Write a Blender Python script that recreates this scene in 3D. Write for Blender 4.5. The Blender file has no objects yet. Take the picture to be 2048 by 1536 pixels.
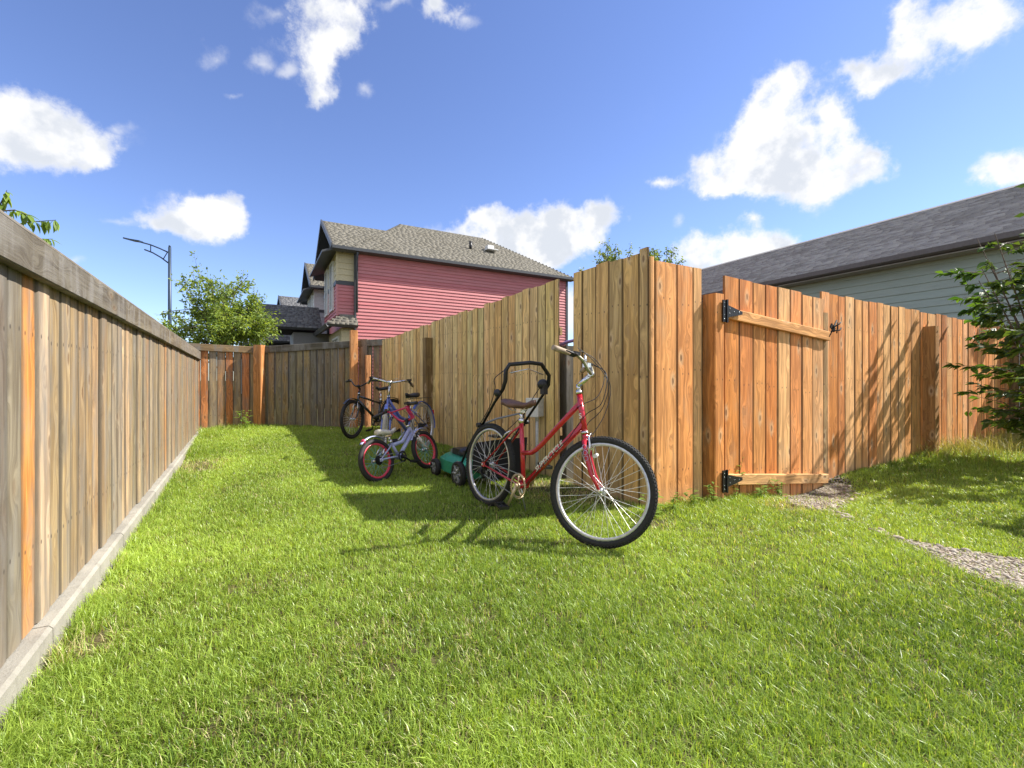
import bpy, math, random
import numpy as np
from mathutils import Vector, Matrix
random.seed(7); rng = np.random.default_rng(7)
R = math.radians
SC = bpy.context.scene
COL = SC.collection

# ------------------------------------------------------------------ camera, sky, sun, exposure
FPX, HY, CH = 900.0, 760.0, 1.04          # focal length in photo pixels, horizon row, eye height
cam_d = bpy.data.cameras.new('camera'); cam_d.sensor_width = 36.0
cam_d.lens = 36.0 * FPX / 2048.0; cam_d.shift_y = -(768.0 - HY) / 2048.0
cam_d.clip_start = 0.05; cam_d.clip_end = 2000
cam = bpy.data.objects.new('camera', cam_d); COL.objects.link(cam)
cam.location = (0, 0, CH); cam.rotation_euler = (R(90), 0, 0)
SC.camera = cam

SUN_EL, SUN_H = R(43.5), (0.982, 0.19)    # towards the sun (horizontal part)
sd = bpy.data.lights.new('sun', 'SUN'); sd.energy = 3.5; sd.angle = R(0.55); sd.color = (1.0, 0.95, 0.86)
sun = bpy.data.objects.new('sun', sd); COL.objects.link(sun)
sv = Vector((SUN_H[0] * math.cos(SUN_EL), SUN_H[1] * math.cos(SUN_EL), math.sin(SUN_EL))).normalized()
sun.rotation_euler = (-sv).to_track_quat('-Z', 'Y').to_euler(); sun.location = (8, 2, 9)

vs = SC.view_settings; vs.view_transform = 'Standard'; vs.look = 'None'; vs.exposure = 1.45; vs.gamma = 1.0
vs.use_curve_mapping = False
SC.cycles.max_bounces = 6; SC.cycles.diffuse_bounces = 4; SC.cycles.transparent_max_bounces = 8
try: SC.cycles.use_denoising = True
except Exception: pass

W = bpy.data.worlds.new('World'); SC.world = W; W.use_nodes = True
nt = W.node_tree; nt.nodes.clear()
class NT:
    """tiny helper round a node tree"""
    def __init__(s, t): s.t = t
    def n(s, typ, **kw):
        nd = s.t.nodes.new(typ)
        ins = kw.pop('ins', {})
        for k, v in kw.items(): setattr(nd, k, v)
        for k, v in ins.items(): s.put(nd.inputs[k], v)
        return nd
    def put(s, sock, v):
        if isinstance(v, bpy.types.NodeSocket): s.t.links.new(v, sock)
        elif isinstance(v, bpy.types.Node): s.t.links.new(v.outputs[0], sock)
        else: sock.default_value = v
    def m(s, op, a, b=None, c=None, clamp=False):
        nd = s.t.nodes.new('ShaderNodeMath'); nd.operation = op; nd.use_clamp = clamp
        s.put(nd.inputs[0], a)
        if b is not None: s.put(nd.inputs[1], b)
        if c is not None: s.put(nd.inputs[2], c)
        return nd.outputs[0]
    def v(s, op, a, b=None, c=None):
        nd = s.t.nodes.new('ShaderNodeVectorMath'); nd.operation = op
        s.put(nd.inputs[0], a)
        if b is not None: s.put(nd.inputs[1], b)
        if c is not None: s.put(nd.inputs[3 if op == 'SCALE' else 2], c)
        return nd.outputs['Value'] if op in ('LENGTH', 'DOT_PRODUCT', 'DISTANCE') else nd.outputs[0]
    def mix(s, f, a, b, blend='MIX'):
        nd = s.t.nodes.new('ShaderNodeMix'); nd.data_type = 'RGBA'; nd.blend_type = blend
        s.put(nd.inputs[0], f); s.put(nd.inputs[6], a); s.put(nd.inputs[7], b)
        return nd.outputs[2]
    def smooth(s, x, a, b, lo=0.0, hi=1.0):
        nd = s.t.nodes.new('ShaderNodeMapRange'); nd.interpolation_type = 'SMOOTHSTEP'
        s.put(nd.inputs[0], x); nd.inputs[1].default_value = a; nd.inputs[2].default_value = b
        nd.inputs[3].default_value = lo; nd.inputs[4].default_value = hi
        return nd.outputs[0]
    def noise(s, vec, scale, detail=4, rough=0.55, dist=0.0, out=0):
        nd = s.t.nodes.new('ShaderNodeTexNoise')
        if vec is not None: s.put(nd.inputs['Vector'], vec)
        nd.inputs['Scale'].default_value = scale; nd.inputs['Detail'].default_value = detail
        nd.inputs['Roughness'].default_value = rough; nd.inputs['Distortion'].default_value = dist
        return nd.outputs[out]
    def ramp(s, x, stops):
        nd = s.t.nodes.new('ShaderNodeValToRGB'); s.put(nd.inputs[0], x)
        cr = nd.color_ramp
        while len(cr.elements) < len(stops): cr.elements.new(0.5)
        for e, (p, c) in zip(cr.elements, stops): e.position = p; e.color = (*c, 1) if len(c) == 3 else c
        return nd.outputs[0]

# clouds: (column, row, half width, half height, strength) of each puff, turned into directions on the sky
PUFFS = [
 (80,255,165,95,1),(5,240,130,80,1),(150,295,95,48,.85),(195,308,60,30,.6),(230,240,50,25,.22),
 (400,435,100,55,1),(452,425,52,42,.95),(330,462,100,36,.85),(245,458,80,18,.5),(395,400,30,20,.9),(150,535,45,22,.5),
 (645,15,100,85,.95),(690,55,50,60,.75),(650,110,55,60,.8),(655,165,42,55,.62),(650,205,34,24,.55),(522,108,38,28,.4),(428,95,46,34,.36),(733,195,26,30,.46),(560,20,70,34,.45),(585,130,40,20,.3),
 (780,5,55,22,.5),(893,38,60,44,.62),(862,8,34,26,.7),(930,50,34,24,.5),(470,180,30,14,.2),
 (1000,470,120,70,1),(935,475,95,42,1),(1060,485,110,60,1),(1125,430,64,38,.85),(1205,440,60,36,.9),(1180,480,40,28,.6),(985,435,45,32,.95),(1090,500,70,36,1),(870,455,50,26,.5),
 (1568,165,48,62,1),(1538,215,46,60,.95),(1515,285,66,60,.9),(1600,300,125,112,1.1),(1565,343,165,50,1.05),(1650,325,120,56,1.0),(1745,315,76,32,.9),(1655,220,24,30,.6),(1680,250,40,40,.8),(1440,372,80,32,.9),(1408,325,32,30,.7),(1318,375,32,20,.6),(1470,385,70,22,.6),
 (1480,522,130,62,1.1),(1425,510,70,56,1.0),(1560,500,85,48,1.0),(1500,436,30,20,.6),(1350,455,22,24,.3),
 (1905,50,130,62,1),(1990,8,90,52,1),(1840,112,96,56,.95),(1775,155,84,40,.8),(1690,150,66,26,.6),(1730,182,50,22,.6),(1960,60,60,40,.7),(1795,40,60,40,.8),
 (2015,352,66,34,.95),(2070,345,60,40,1),
 (560,668,75,50,.75),(1142,625,36,60,.8),(640,690,70,30,.6),(1290,560,60,40,.5)]
w = NT(nt)
tc = w.n('ShaderNodeTexCoord')
d0 = tc.outputs['Generated']
warp = w.noise(d0, 5.0, 7, 0.6, 0, 1)
wv = w.v('MULTIPLY', w.v('SUBTRACT', warp, (.5, .5, .5)), (.11, .11, .11))
dw = w.v('ADD', d0, wv)
sep = w.n('ShaderNodeSeparateXYZ', ins={0: dw})
yy = w.m('MAXIMUM', sep.outputs[1], 0.12)
uv = w.n('ShaderNodeCombineXYZ', ins={0: w.m('DIVIDE', sep.outputs[0], yy), 1: w.m('DIVIDE', sep.outputs[2], yy)}).outputs[0]
best = None; thin = None
for (cx, cy, rx, ry, st) in PUFFS:
    u0, v0 = (cx - 1024) / FPX, (HY - cy) / FPX
    sx, sy = FPX / rx, FPX / ry
    L = w.v('LENGTH', w.v('MULTIPLY_ADD', uv, (sx, sy, 0), (-u0 * sx, -v0 * sy, 0)))
    if st > .5:
        val = w.m('MULTIPLY', w.m('POWER', w.m('MAXIMUM', w.m('MULTIPLY_ADD', L, -.70, 1.0), 0.0), 1.6), st); best = val if best is None else w.m('ADD', best, val)
    else:
        val = w.m('MULTIPLY', w.m('SUBTRACT', 1.0, L), .55); thin = val if thin is None else w.m('MAXIMUM', thin, val)
best = w.m('SUBTRACT', w.m('MULTIPLY', w.m('MINIMUM', best, .80), 1.35), .20)
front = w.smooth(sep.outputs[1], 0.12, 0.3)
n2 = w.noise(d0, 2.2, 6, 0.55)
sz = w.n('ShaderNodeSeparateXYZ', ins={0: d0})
back = w.m('MULTIPLY', w.m('SUBTRACT', w.smooth(n2, 0.40, 0.58), 0.1), w.smooth(sz.outputs[2], 0.0, 0.15))  # unseen clouds behind the camera, cover thickened to brighten the shaded fences
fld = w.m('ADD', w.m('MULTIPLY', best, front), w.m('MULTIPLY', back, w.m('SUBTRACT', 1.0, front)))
fine = w.noise(d0, 9.0, 11, 0.66)
fine2 = w.noise(d0, 34.0, 6, 0.65)
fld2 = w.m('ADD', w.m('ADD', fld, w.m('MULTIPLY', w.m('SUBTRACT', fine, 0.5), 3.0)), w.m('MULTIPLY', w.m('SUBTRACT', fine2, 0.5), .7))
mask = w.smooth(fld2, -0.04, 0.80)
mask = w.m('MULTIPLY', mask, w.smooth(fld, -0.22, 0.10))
sky = w.n('ShaderNodeTexSky', sky_type='NISHITA', sun_disc=False)
sky.sun_elevation = SUN_EL; sky.sun_rotation = math.atan2(SUN_H[0], SUN_H[1])
sky.air_density = 1.0; sky.dust_density = 0.15; sky.ozone_density = 2.0; sky.altitude = 700
hsv = w.n('ShaderNodeHueSaturation', ins={'Hue': 0.508, 'Saturation': 1.0, 'Value': 1.0, 'Color': sky.outputs[0]})
tint = w.mix(1.0, hsv.outputs[0], (.46, .485, .57, 1), 'MULTIPLY')
wisp = w.m('MULTIPLY', w.smooth(w.m('ADD', thin, w.m('MULTIPLY', w.m('SUBTRACT', fine, .5), 1.5)), .05, .75), front)
mask = w.m('MAXIMUM', mask, w.m('MULTIPLY', wisp, .6))
nA = w.noise(d0, 10.0, 6, 0.55); nB = w.noise(w.v('ADD', d0, (.020, .004, .022)), 10.0, 6, 0.55)
relief = w.m('MULTIPLY', w.m('SUBTRACT', nB, nA), 2.6)
shade = w.m('ADD', w.noise(w.v('MULTIPLY', dw, (1, 1, 1.6)), 4.5, 5, 0.5), relief)
ccol = w.mix(w.m('MULTIPLY', w.m('MULTIPLY', w.smooth(shade, 0.36, 0.80), .8), w.smooth(fld2, 0.1, 0.9)), (2.6, 2.6, 2.6, 1), (1.75, 1.87, 2.07, 1))
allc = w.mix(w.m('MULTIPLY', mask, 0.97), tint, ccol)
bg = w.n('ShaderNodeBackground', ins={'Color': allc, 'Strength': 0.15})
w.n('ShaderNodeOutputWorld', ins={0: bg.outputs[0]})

# ------------------------------------------------------------------ mesh helpers
class MB:
    def __init__(s): s.v = []; s.f = []; s.sm = []
    def add(s, verts, faces, smooth=False):
        o = len(s.v); s.v += [tuple(p) for p in verts]
        s.f += [tuple(i + o for i in f) for f in faces]; s.sm += [smooth] * len(faces)
        return s
    def box(s, c, d, rot=None):
        x, y, z = (q / 2 for q in d); c = Vector(c)
        pts = [Vector(p) for p in ((-x,-y,-z),(x,-y,-z),(x,y,-z),(-x,y,-z),(-x,-y,z),(x,-y,z),(x,y,z),(-x,y,z))]
        if rot is not None: pts = [rot @ p for p in pts]
        return s.add([c + p for p in pts], [(0,3,2,1),(4,5,6,7),(0,1,5,4),(1,2,6,5),(2,3,7,6),(3,0,4,7)])
    def tube(s, pts, r, n=8, cap=True, flat=1.0):
        pts = [Vector(p) for p in pts]; k = len(pts)
        rr = r if isinstance(r, (list, tuple)) else [r] * k
        t = (pts[1] - pts[0]).normalized()
        up = Vector((0, 0, 1)) if abs(t.z) < 0.9 else Vector((1, 0, 0))
        a = t.cross(up).normalized(); vs_ = []
        for i, p in enumerate(pts):
            tt = ((pts[min(i + 1, k - 1)] - pts[max(i - 1, 0)])).normalized()
            a = (a - tt * a.dot(tt)).normalized(); b = tt.cross(a)
            for j in range(n):
                q = 2 * math.pi * j / n
                vs_.append(p + (a * math.cos(q) + b * math.sin(q) * flat) * rr[i])
        fs = [(i*n+j, i*n+(j+1) % n, (i+1)*n+(j+1) % n, (i+1)*n+j) for i in range(k-1) for j in range(n)]
        s.add(vs_, fs, True)
        if cap:
            o = len(s.v) - len(vs_)
            s.f.append(tuple(o + j for j in range(n))[::-1]); s.f.append(tuple(o + (k-1)*n + j for j in range(n))); s.sm += [False, False]
        return s
    def ring(s, c, u, v, rad, prof, n=48, arc=None):
        """sweep a closed profile [(radial, axial)] round centre c in the plane u,v"""
        c, u, v = Vector(c), Vector(u).normalized(), Vector(v).normalized(); ax = u.cross(v); m = len(prof)
        a0, a1 = arc if arc else (0, 2 * math.pi); full = arc is None; cnt = n if full else n + 1
        vs_ = []
        for i in range(cnt):
            q = a0 + (a1 - a0) * i / n; dd = u * math.cos(q) + v * math.sin(q)
            for (pr, pa) in prof: vs_.append(c + dd * (rad + pr) + ax * pa)
        fs = []
        for i in range(n):
            i2 = (i + 1) % cnt
            for j in range(m): fs.append((i*m+j, i2*m+j, i2*m+(j+1) % m, i*m+(j+1) % m))
        return s.add(vs_, fs, True)
    def prism(s, poly, off):
        """poly: list of 3D points; off: extrusion vector"""
        n = len(poly); off = Vector(off)
        vs_ = [Vector(p) for p in poly] + [Vector(p) + off for p in poly]
        return s.add(vs_, [tuple(range(n))[::-1], tuple(range(n, 2*n))] + [(i, (i+1) % n, n+(i+1) % n, n+i) for i in range(n)])
    def ball(s, c, r, n=8, m=6):
        rx, ry, rz = r if isinstance(r, (tuple, list)) else (r, r, r)
        vs_ = [(c[0], c[1], c[2]-rz)]
        for i in range(1, m):
            ph = -math.pi/2 + math.pi*i/m
            for j in range(n):
                q = 2*math.pi*j/n; vs_.append((c[0]+rx*math.cos(ph)*math.cos(q), c[1]+ry*math.cos(ph)*math.sin(q), c[2]+rz*math.sin(ph)))
        vs_.append((c[0], c[1], c[2]+rz)); e = len(vs_)-1
        fs = [(0, 1+(j+1) % n, 1+j) for j in range(n)]
        fs += [(1+i*n+j, 1+i*n+(j+1) % n, 1+(i+1)*n+(j+1) % n, 1+(i+1)*n+j) for i in range(m-2) for j in range(n)]
        fs += [(e, 1+(m-2)*n+j, 1+(m-2)*n+(j+1) % n) for j in range(n)]
        return s.add(vs_, fs, True)
    def mesh(s, name):
        me = bpy.data.meshes.new(name); me.from_pydata(s.v, [], s.f)
        me.polygons.foreach_set('use_smooth', s.sm); me.update(); return me
    def build(s, name, mat, parent=None, loc=(0,0,0), fix=True):
        me = s.mesh(name); me.materials.append(mat)
        if fix:
            import bmesh
            b = bmesh.new(); b.from_mesh(me); bmesh.ops.recalc_face_normals(b, faces=b.faces); b.to_mesh(me); b.free()
        return link(name, me, parent, loc)
def link(name, data, parent=None, loc=(0,0,0), rot=(0,0,0)):
    o = bpy.data.objects.new(name, data); COL.objects.link(o); o.location = loc; o.rotation_euler = rot
    if parent is not None: o.parent = parent
    return o
def thing(name, label, cat, loc=(0,0,0), rz=0, group=None):
    o = link(name, None, None, loc, (0, 0, rz)); o['label'] = label; o['category'] = cat; o.empty_display_size = 0.2
    if group: o['group'] = group
    return o
def tag(o, label, cat, group=None):
    o['label'] = label; o['category'] = cat
    if group: o['group'] = group
    return o
def np_mesh(name, verts, faces_flat, loop_tot, mat, parent=None, attrs=None, smooth=False):
    me = bpy.data.meshes.new(name); nv = len(verts); nf = len(loop_tot)
    me.vertices.add(nv); me.vertices.foreach_set('co', np.asarray(verts, np.float32).ravel())
    me.loops.add(len(faces_flat)); me.loops.foreach_set('vertex_index', np.asarray(faces_flat, np.int32))
    me.polygons.add(nf); ls = np.concatenate([[0], np.cumsum(loop_tot)[:-1]]).astype(np.int32)
    me.polygons.foreach_set('loop_start', ls)
    if smooth: me.polygons.foreach_set('use_smooth', np.ones(nf, bool))
    me.update(calc_edges=True)
    if attrs:
        for k, a in attrs.items():
            at = me.attributes.new(k, 'FLOAT', 'POINT'); at.data.foreach_set('value', np.asarray(a, np.float32))
    me.materials.append(mat)
    return link(name, me, parent)

# ------------------------------------------------------------------ materials
def mat_new(name):
    m = bpy.data.materials.new(name); m.use_nodes = True; m.node_tree.nodes.clear(); return m, NT(m.node_tree)
def bsdf(t, color, rough=0.6, metal=0.0, bump=None, bdist=0.01, coat=0.0, spec=0.5, bstr=1.0):
    p = t.n('ShaderNodeBsdfPrincipled'); t.put(p.inputs['Base Color'], color if not isinstance(color, tuple) else (*color[:3], 1))
    t.put(p.inputs['Roughness'], rough); t.put(p.inputs['Metallic'], metal)
    p.inputs['Coat Weight'].default_value = coat; p.inputs['Coat Roughness'].default_value = 0.08
    p.inputs['Specular IOR Level'].default_value = spec
    if bump is not None:
        b = t.n('ShaderNodeBump', ins={'Height': bump, 'Distance': bdist, 'Strength': bstr}); t.put(p.inputs['Normal'], b.outputs[0])
    return p
def finish(m, t, p): t.n('ShaderNodeOutputMaterial', ins={0: p.outputs[0]}); return m
def plain(name, color, rough=0.5, metal=0.0, coat=0.0, var=0.12, scale=30, spec=0.5):
    m, t = mat_new(name); co = t.n('ShaderNodeTexCoord').outputs['Object']
    nz = t.noise(co, scale, 4)
    c = t.mix(t.smooth(nz, 0.3, 0.7), (*[q * (1 - var) for q in color], 1), (*[min(1, q * (1 + var)) for q in color], 1))
    rgh = t.m('ADD', rough - 0.06, t.m('MULTIPLY', nz, 0.12))
    return finish(m, t, bsdf(t, c, rgh, metal, coat=coat, spec=spec))

def wood_mat(name, axis='z', grain=1.0, knots=1.0, grey=0.0, wet=0.0, rough=0.75):
    """board material: tint from the object's own colour; grain runs along the given axis"""
    m, t = mat_new(name)
    oi = t.n('ShaderNodeObjectInfo'); co = t.n('ShaderNodeTexCoord').outputs['Object']
    off = t.n('ShaderNodeCombineXYZ', ins={0: t.m('MULTIPLY', oi.outputs['Random'], 37.0), 1: 0.0, 2: t.m('MULTIPLY', oi.outputs['Random'], 91.0)})
    p = t.v('ADD', co, off.outputs[0])
    if axis == 'z': s1, s2, sk = (1, 1, .04), (1, 1, .07), (7.0, 7.0, 2.9)
    else: s1, s2, sk = (.04, 1, 1), (.07, 1, 1), (2.9, 7.0, 7.0)
    # knots bend the grain
    ps = t.n('ShaderNodeSeparateXYZ', ins={0: t.v('MULTIPLY', p, sk)})
    vor = t.n('ShaderNodeTexVoronoi', feature='F1', voronoi_dimensions='2D', ins={'Vector': t.n('ShaderNodeCombineXYZ', ins={0: t.m('ADD', ps.outputs[0], ps.outputs[1]) if axis == 'z' else ps.outputs[0], 1: ps.outputs[2] if axis == 'z' else t.m('ADD', ps.outputs[2], ps.outputs[1])}).outputs[0], 'Scale': 1.0, 'Randomness': 0.9})
    kd = vor.outputs['Distance']
    near = t.smooth(kd, 0.0, 0.38, 1.0, 0.0)
    pk = t.v('ADD', p, t.v('MULTIPLY', t.n('ShaderNodeCombineXYZ', ins={0: near, 1: near, 2: near}).outputs[0], (.05, 0, 0) if axis == 'z' else (0, 0, .05)))
    g1 = t.noise(t.v('MULTIPLY', pk, s1), 95, 5, 0.62, 0.3)
    g2 = t.noise(t.v('MULTIPLY', pk, s2), 28, 4, 0.55, 0.8)
    big = t.noise(t.v('MULTIPLY', p, (1, 1, .35) if axis == 'z' else (.35, 1, 1)), 5.5, 4, 0.6)
    base = oi.outputs['Color']
    c = t.mix(t.smooth(g2, 0.36, 0.66), t.mix(1.0, base, (.80, .74, .66, 1), 'MULTIPLY'), t.mix(1.0, base, (1.38, 1.34, 1.22, 1), 'MULTIPLY'))
    c = t.mix(t.m('MULTIPLY', t.smooth(g1, 0.46, 0.72), 0.42 * grain), c, t.mix(1.0, base, (.48, .40, .33, 1), 'MULTIPLY'))
    c = t.mix(t.m('MULTIPLY', t.smooth(big, 0.50, 0.72), 0.35 + 0.3 * grey), c, (.46, .33, .20, 1) if grey < .5 else (.20, .185, .16, 1))
    if grey > 0:
        c = t.mix(t.m('MULTIPLY', t.smooth(t.noise(t.v('MULTIPLY', p, (1, 1, .22)), 9, 4, .65), 0.44, 0.68), grey), c, (.21, .195, .175, 1))
    # pale halo and dark heart of each knot
    pick = t.smooth(t.n('ShaderNodeSeparateColor', ins={0: vor.outputs['Color']}).outputs[0], 0.70, 0.74)
    c = t.mix(t.m('MULTIPLY', t.m('MULTIPLY', t.smooth(kd, 0.10, 0.30, 1.0, 0.0), pick), (0.42 if grey < .5 else .12) * knots), c, (.74, .54, .32, 1))
    c = t.mix(t.m('MULTIPLY', t.m('MULTIPLY', t.smooth(kd, 0.055, 0.115, 1.0, 0.0), pick), 0.70 * knots), c, (.13, .065, .03, 1))
    if axis == 'z':
        sp = t.n('ShaderNodeSeparateXYZ', ins={0: co})
        ax = t.m('ABSOLUTE', t.m('SUBTRACT', t.m('ABSOLUTE', sp.outputs[0]), 0.036))
        dz = None
        for h in (0.32, 1.12, 1.70):
            e = t.m('ABSOLUTE', t.m('SUBTRACT', t.m('ADD', sp.outputs[2], t.m('MULTIPLY', oi.outputs['Random'], .035)), h)); dz = e if dz is None else t.m('MINIMUM', dz, e)
        nail = t.smooth(t.m('SQRT', t.m('ADD', t.m('MULTIPLY', ax, ax), t.m('MULTIPLY', t.m('MULTIPLY', dz, dz), .35))), 0.003, 0.007, 1.0, 0.0)
        c = t.mix(t.m('MULTIPLY', nail, .8), c, (.05, .04, .035, 1))
        # soil splash near the foot of the boards
        c = t.mix(t.m('MULTIPLY', t.smooth(t.m('ADD', sp.outputs[2], t.m('MULTIPLY', big, .25)), .10, .34, 1.0, 0.0), .35), c, (.30, .25, .18, 1))
    if axis == 'z':
        eg = t.n('ShaderNodeAttribute', attribute_name='edge').outputs['Fac']
        c = t.mix(t.m('MULTIPLY', t.smooth(t.m('ADD', eg, t.m('MULTIPLY', t.m('SUBTRACT', g2, .5), .12)), .80, .99), t.m('MULTIPLY_ADD', oi.outputs['Random'], .5, .38)), c, (.045, .032, .02, 1))
        if grey > 0: c = t.mix(t.m('MULTIPLY', t.smooth(t.m('ADD', eg, t.m('MULTIPLY', t.m('SUBTRACT', big, .5), 1.6)), .55, .95), .45), c, (.10, .09, .07, 1))
    bump = t.m('ADD', t.m('MULTIPLY', g1, .6), t.m('ADD', t.m('MULTIPLY', g2, .4), t.m('MULTIPLY', t.smooth(kd, .03, .1), .3)))
    return finish(m, t, bsdf(t, c, rough, 0, bump, 0.004, spec=0.25))
M = {}
M['board'] = wood_mat('cedar_board', 'z', 1.0, 1.0, 0.0)
M['board_grey'] = wood_mat('weathered_board', 'z', 1.1, .9, 0.62)
M['rail'] = wood_mat('cedar_rail', 'x', 1.0, 1.0, 0.0)
M['rail_grey'] = wood_mat('weathered_rail', 'x', 1.1, .6, 0.85)
M['black_metal'] = plain('black_metal', (.02, .02, .022), .35, .3)
M['black_plastic'] = plain('black_plastic', (.018, .018, .02), .45)
M['rubber'] = plain('tyre_rubber', (.022, .021, .020), .75, scale=80, var=.3)
M['chrome'] = plain('chrome', (.72, .72, .72), .22, 1.0)
M['alloy'] = plain('rim_alloy', (.62, .63, .66), .38, .75)
M['spoke'] = plain('spoke_steel', (.78, .78, .76), .35, .5)
M['red_paint'] = plain('red_bike_paint', (.50, .012, .03), .25, .15, coat=.8, var=.08)
M['lavender_paint'] = plain('lavender_paint', (.42, .45, .68), .3, coat=.4)
M['blue_paint'] = plain('blue_bike_paint', (.12, .17, .52), .3, coat=.5)
M['bikeblack'] = plain('black_bike_paint', (.025, .025, .03), .25, coat=.6)
M['magenta'] = plain('magenta_paint', (.62, .02, .10), .3, coat=.5)
M['pinkrim'] = plain('pink_rim', (.70, .05, .09), .35, coat=.3)
M['teal_spoke'] = plain('teal_spoke', (.18, .50, .50), .4)
M['white_plastic'] = plain('white_plastic', (.68, .67, .62), .45, var=.06)
M['cream_plastic'] = plain('cream_plastic', (.62, .58, .48), .5)
M['brown_leather'] = plain('brown_saddle', (.13, .065, .045), .5, var=.2)
M['tan_grip'] = plain('tan_grip', (.36, .27, .19), .7, var=.2)
M['gold_ring'] = plain('chainring_metal', (.55, .43, .30), .4, .5)
M['green_plastic'] = plain('green_mower_plastic', (.03, .27, .16), .4, var=.1)
M['grey_plastic'] = plain('grey_plastic', (.23, .24, .24), .5)
M['pvc'] = plain('pvc_grey', (.55, .56, .54), .55)
M['purple'] = plain('purple_plastic', (.22, .15, .35), .4)
M['lamp_blue'] = plain('lamp_post_paint', (.035, .06, .10), .45, .2)
M['trim_grey'] = plain('dark_trim', (.06, .065, .075), .5)
M['fascia'] = plain('garage_fascia', (.13, .11, .11), .5)
M['cream'] = plain('cream_siding', (.60, .52, .33), .65)
M['white_trim'] = plain('white_trim', (.70, .70, .68), .5)
M['plum_siding'] = plain('grey_house_siding', (.42, .42, .43), .6)
M['dk_siding'] = plain('charcoal_siding', (.20, .20, .21), .6)
M['reflector'] = plain('red_reflector', (.6, .02, .02), .15)
M['bark'] = plain('bark', (.13, .10, .075), .85, var=.35, scale=25)

def m_siding(name, col, stain):
    m, t = mat_new(name); co = t.n('ShaderNodeTexCoord').outputs['Object']
    a = t.noise(t.v('MULTIPLY', co, (1, 1, 6)), 2.0, 5, .6); b = t.noise(t.v('MULTIPLY', co, (1.5, 1, 12)), 22, 3)
    oi = t.n('ShaderNodeObjectInfo')
    c = t.mix(t.smooth(a, .35, .7), (*col, 1), (*[q * stain for q in col], 1))
    c = t.mix(t.m('MULTIPLY', oi.outputs['Random'], .12), c, (.5, .45, .42, 1))
    return finish(m, t, bsdf(t, c, .55, 0, b, .002))
M['red_siding'] = m_siding('red_vinyl_siding', (.60, .185, .195), .86)
M['green_siding'] = m_siding('green_siding', (.36, .43, .38), .88)

def m_shingle(name, a, b):
    m, t = mat_new(name); co = t.n('ShaderNodeTexCoord').outputs['Object']; g = t.n('ShaderNodeNewGeometry')
    r = g.outputs['Random Per Island']
    c = t.mix(r, (*a, 1), (*b, 1)); n = t.noise(co, 160, 3, .7); n2 = t.noise(co, 1.2, 4)
    c = t.mix(t.smooth(n, .35, .7), c, t.mix(1.0, c, (.6, .6, .6, 1), 'MULTIPLY'))
    c = t.mix(t.m('MULTIPLY', t.smooth(n2, .45, .7), .3), c, t.mix(1.0, c, (.75, .72, .68, 1), 'MULTIPLY'))
    return finish(m, t, bsdf(t, c, .9, 0, n, .003, spec=.2))
M['shingle_grey'] = m_shingle('grey_shingle', (.36, .33, .31), (.58, .54, .51))
M['shingle_tan'] = m_shingle('tan_shingle', (.20, .185, .15), (.265, .245, .205))
M['shingle_dark'] = m_shingle('dark_shingle', (.12, .12, .13), (.22, .22, .225))

def m_glass():
    m, t = mat_new('window_glass'); return finish(m, t, bsdf(t, (.04, .05, .07), .06, 0, spec=1.0))
M['glass'] = m_glass()

def m_leaf(name, a, b, trans=.45, attr=None, dry=None, rough=.45):
    m, t = mat_new(name)
    if attr: r = t.n('ShaderNodeAttribute', attribute_name=attr).outputs['Fac']
    else: r = t.n('ShaderNodeNewGeometry').outputs['Random Per Island']
    c = t.mix(r, (*a, 1), (*b, 1))
    if dry: c = t.mix(t.smooth(r, dry[0], dry[0] + .02), c, (*dry[1], 1))
    p = bsdf(t, c, rough, 0, spec=.35)
    tr = t.n('ShaderNodeBsdfTranslucent', ins={'Color': t.mix(1.0, c, (1.5, 1.35, .55, 1), 'MULTIPLY')})
    mx = t.n('ShaderNodeMixShader', ins={0: trans, 1: p.outputs[0], 2: tr.outputs[0]})
    return finish(m, t, mx)
M['leaf_tree'] = m_leaf('tree_leaf', (.10, .17, .035), (.33, .43, .10))
M['leaf_far'] = m_leaf('far_leaf', (.09, .14, .04), (.24, .32, .10))
M['leaf_bush'] = m_leaf('shrub_leaf', (.04, .085, .02), (.13, .20, .04), .35)
def m_leaf_obj():
    m, t = mat_new('large_leaf'); oi = t.n('ShaderNodeObjectInfo'); co = t.n('ShaderNodeTexCoord').outputs['Object']
    sp = t.n('ShaderNodeSeparateXYZ', ins={0: co})
    vein = t.smooth(t.m('ABSOLUTE', sp.outputs[1]), 0.0, .02, 1.0, 0.0)
    c = t.mix(oi.outputs['Random'], (.035, .09, .02, 1), (.10, .19, .035, 1)); c = t.mix(t.m('MULTIPLY', vein, .5), c, (.16, .22, .08, 1))
    p = bsdf(t, c, .52, 0, spec=.3)
    tr = t.n('ShaderNodeBsdfTranslucent', ins={'Color': t.mix(1.0, c, (1.6, 1.5, .5, 1), 'MULTIPLY')})
    return finish(m, t, t.n('ShaderNodeMixShader', ins={0: .4, 1: p.outputs[0], 2: tr.outputs[0]}))
M['leaf_big'] = m_leaf_obj()
M['grass'] = m_leaf('grass_blade', (.085, .17, .016), (.57, .74, .14), .38, 'tone', (.93, (.62, .56, .30)), .34)
M['drygrass'] = m_leaf('dry_grass', (.22, .24, .06), (.42, .38, .16), .4)

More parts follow.
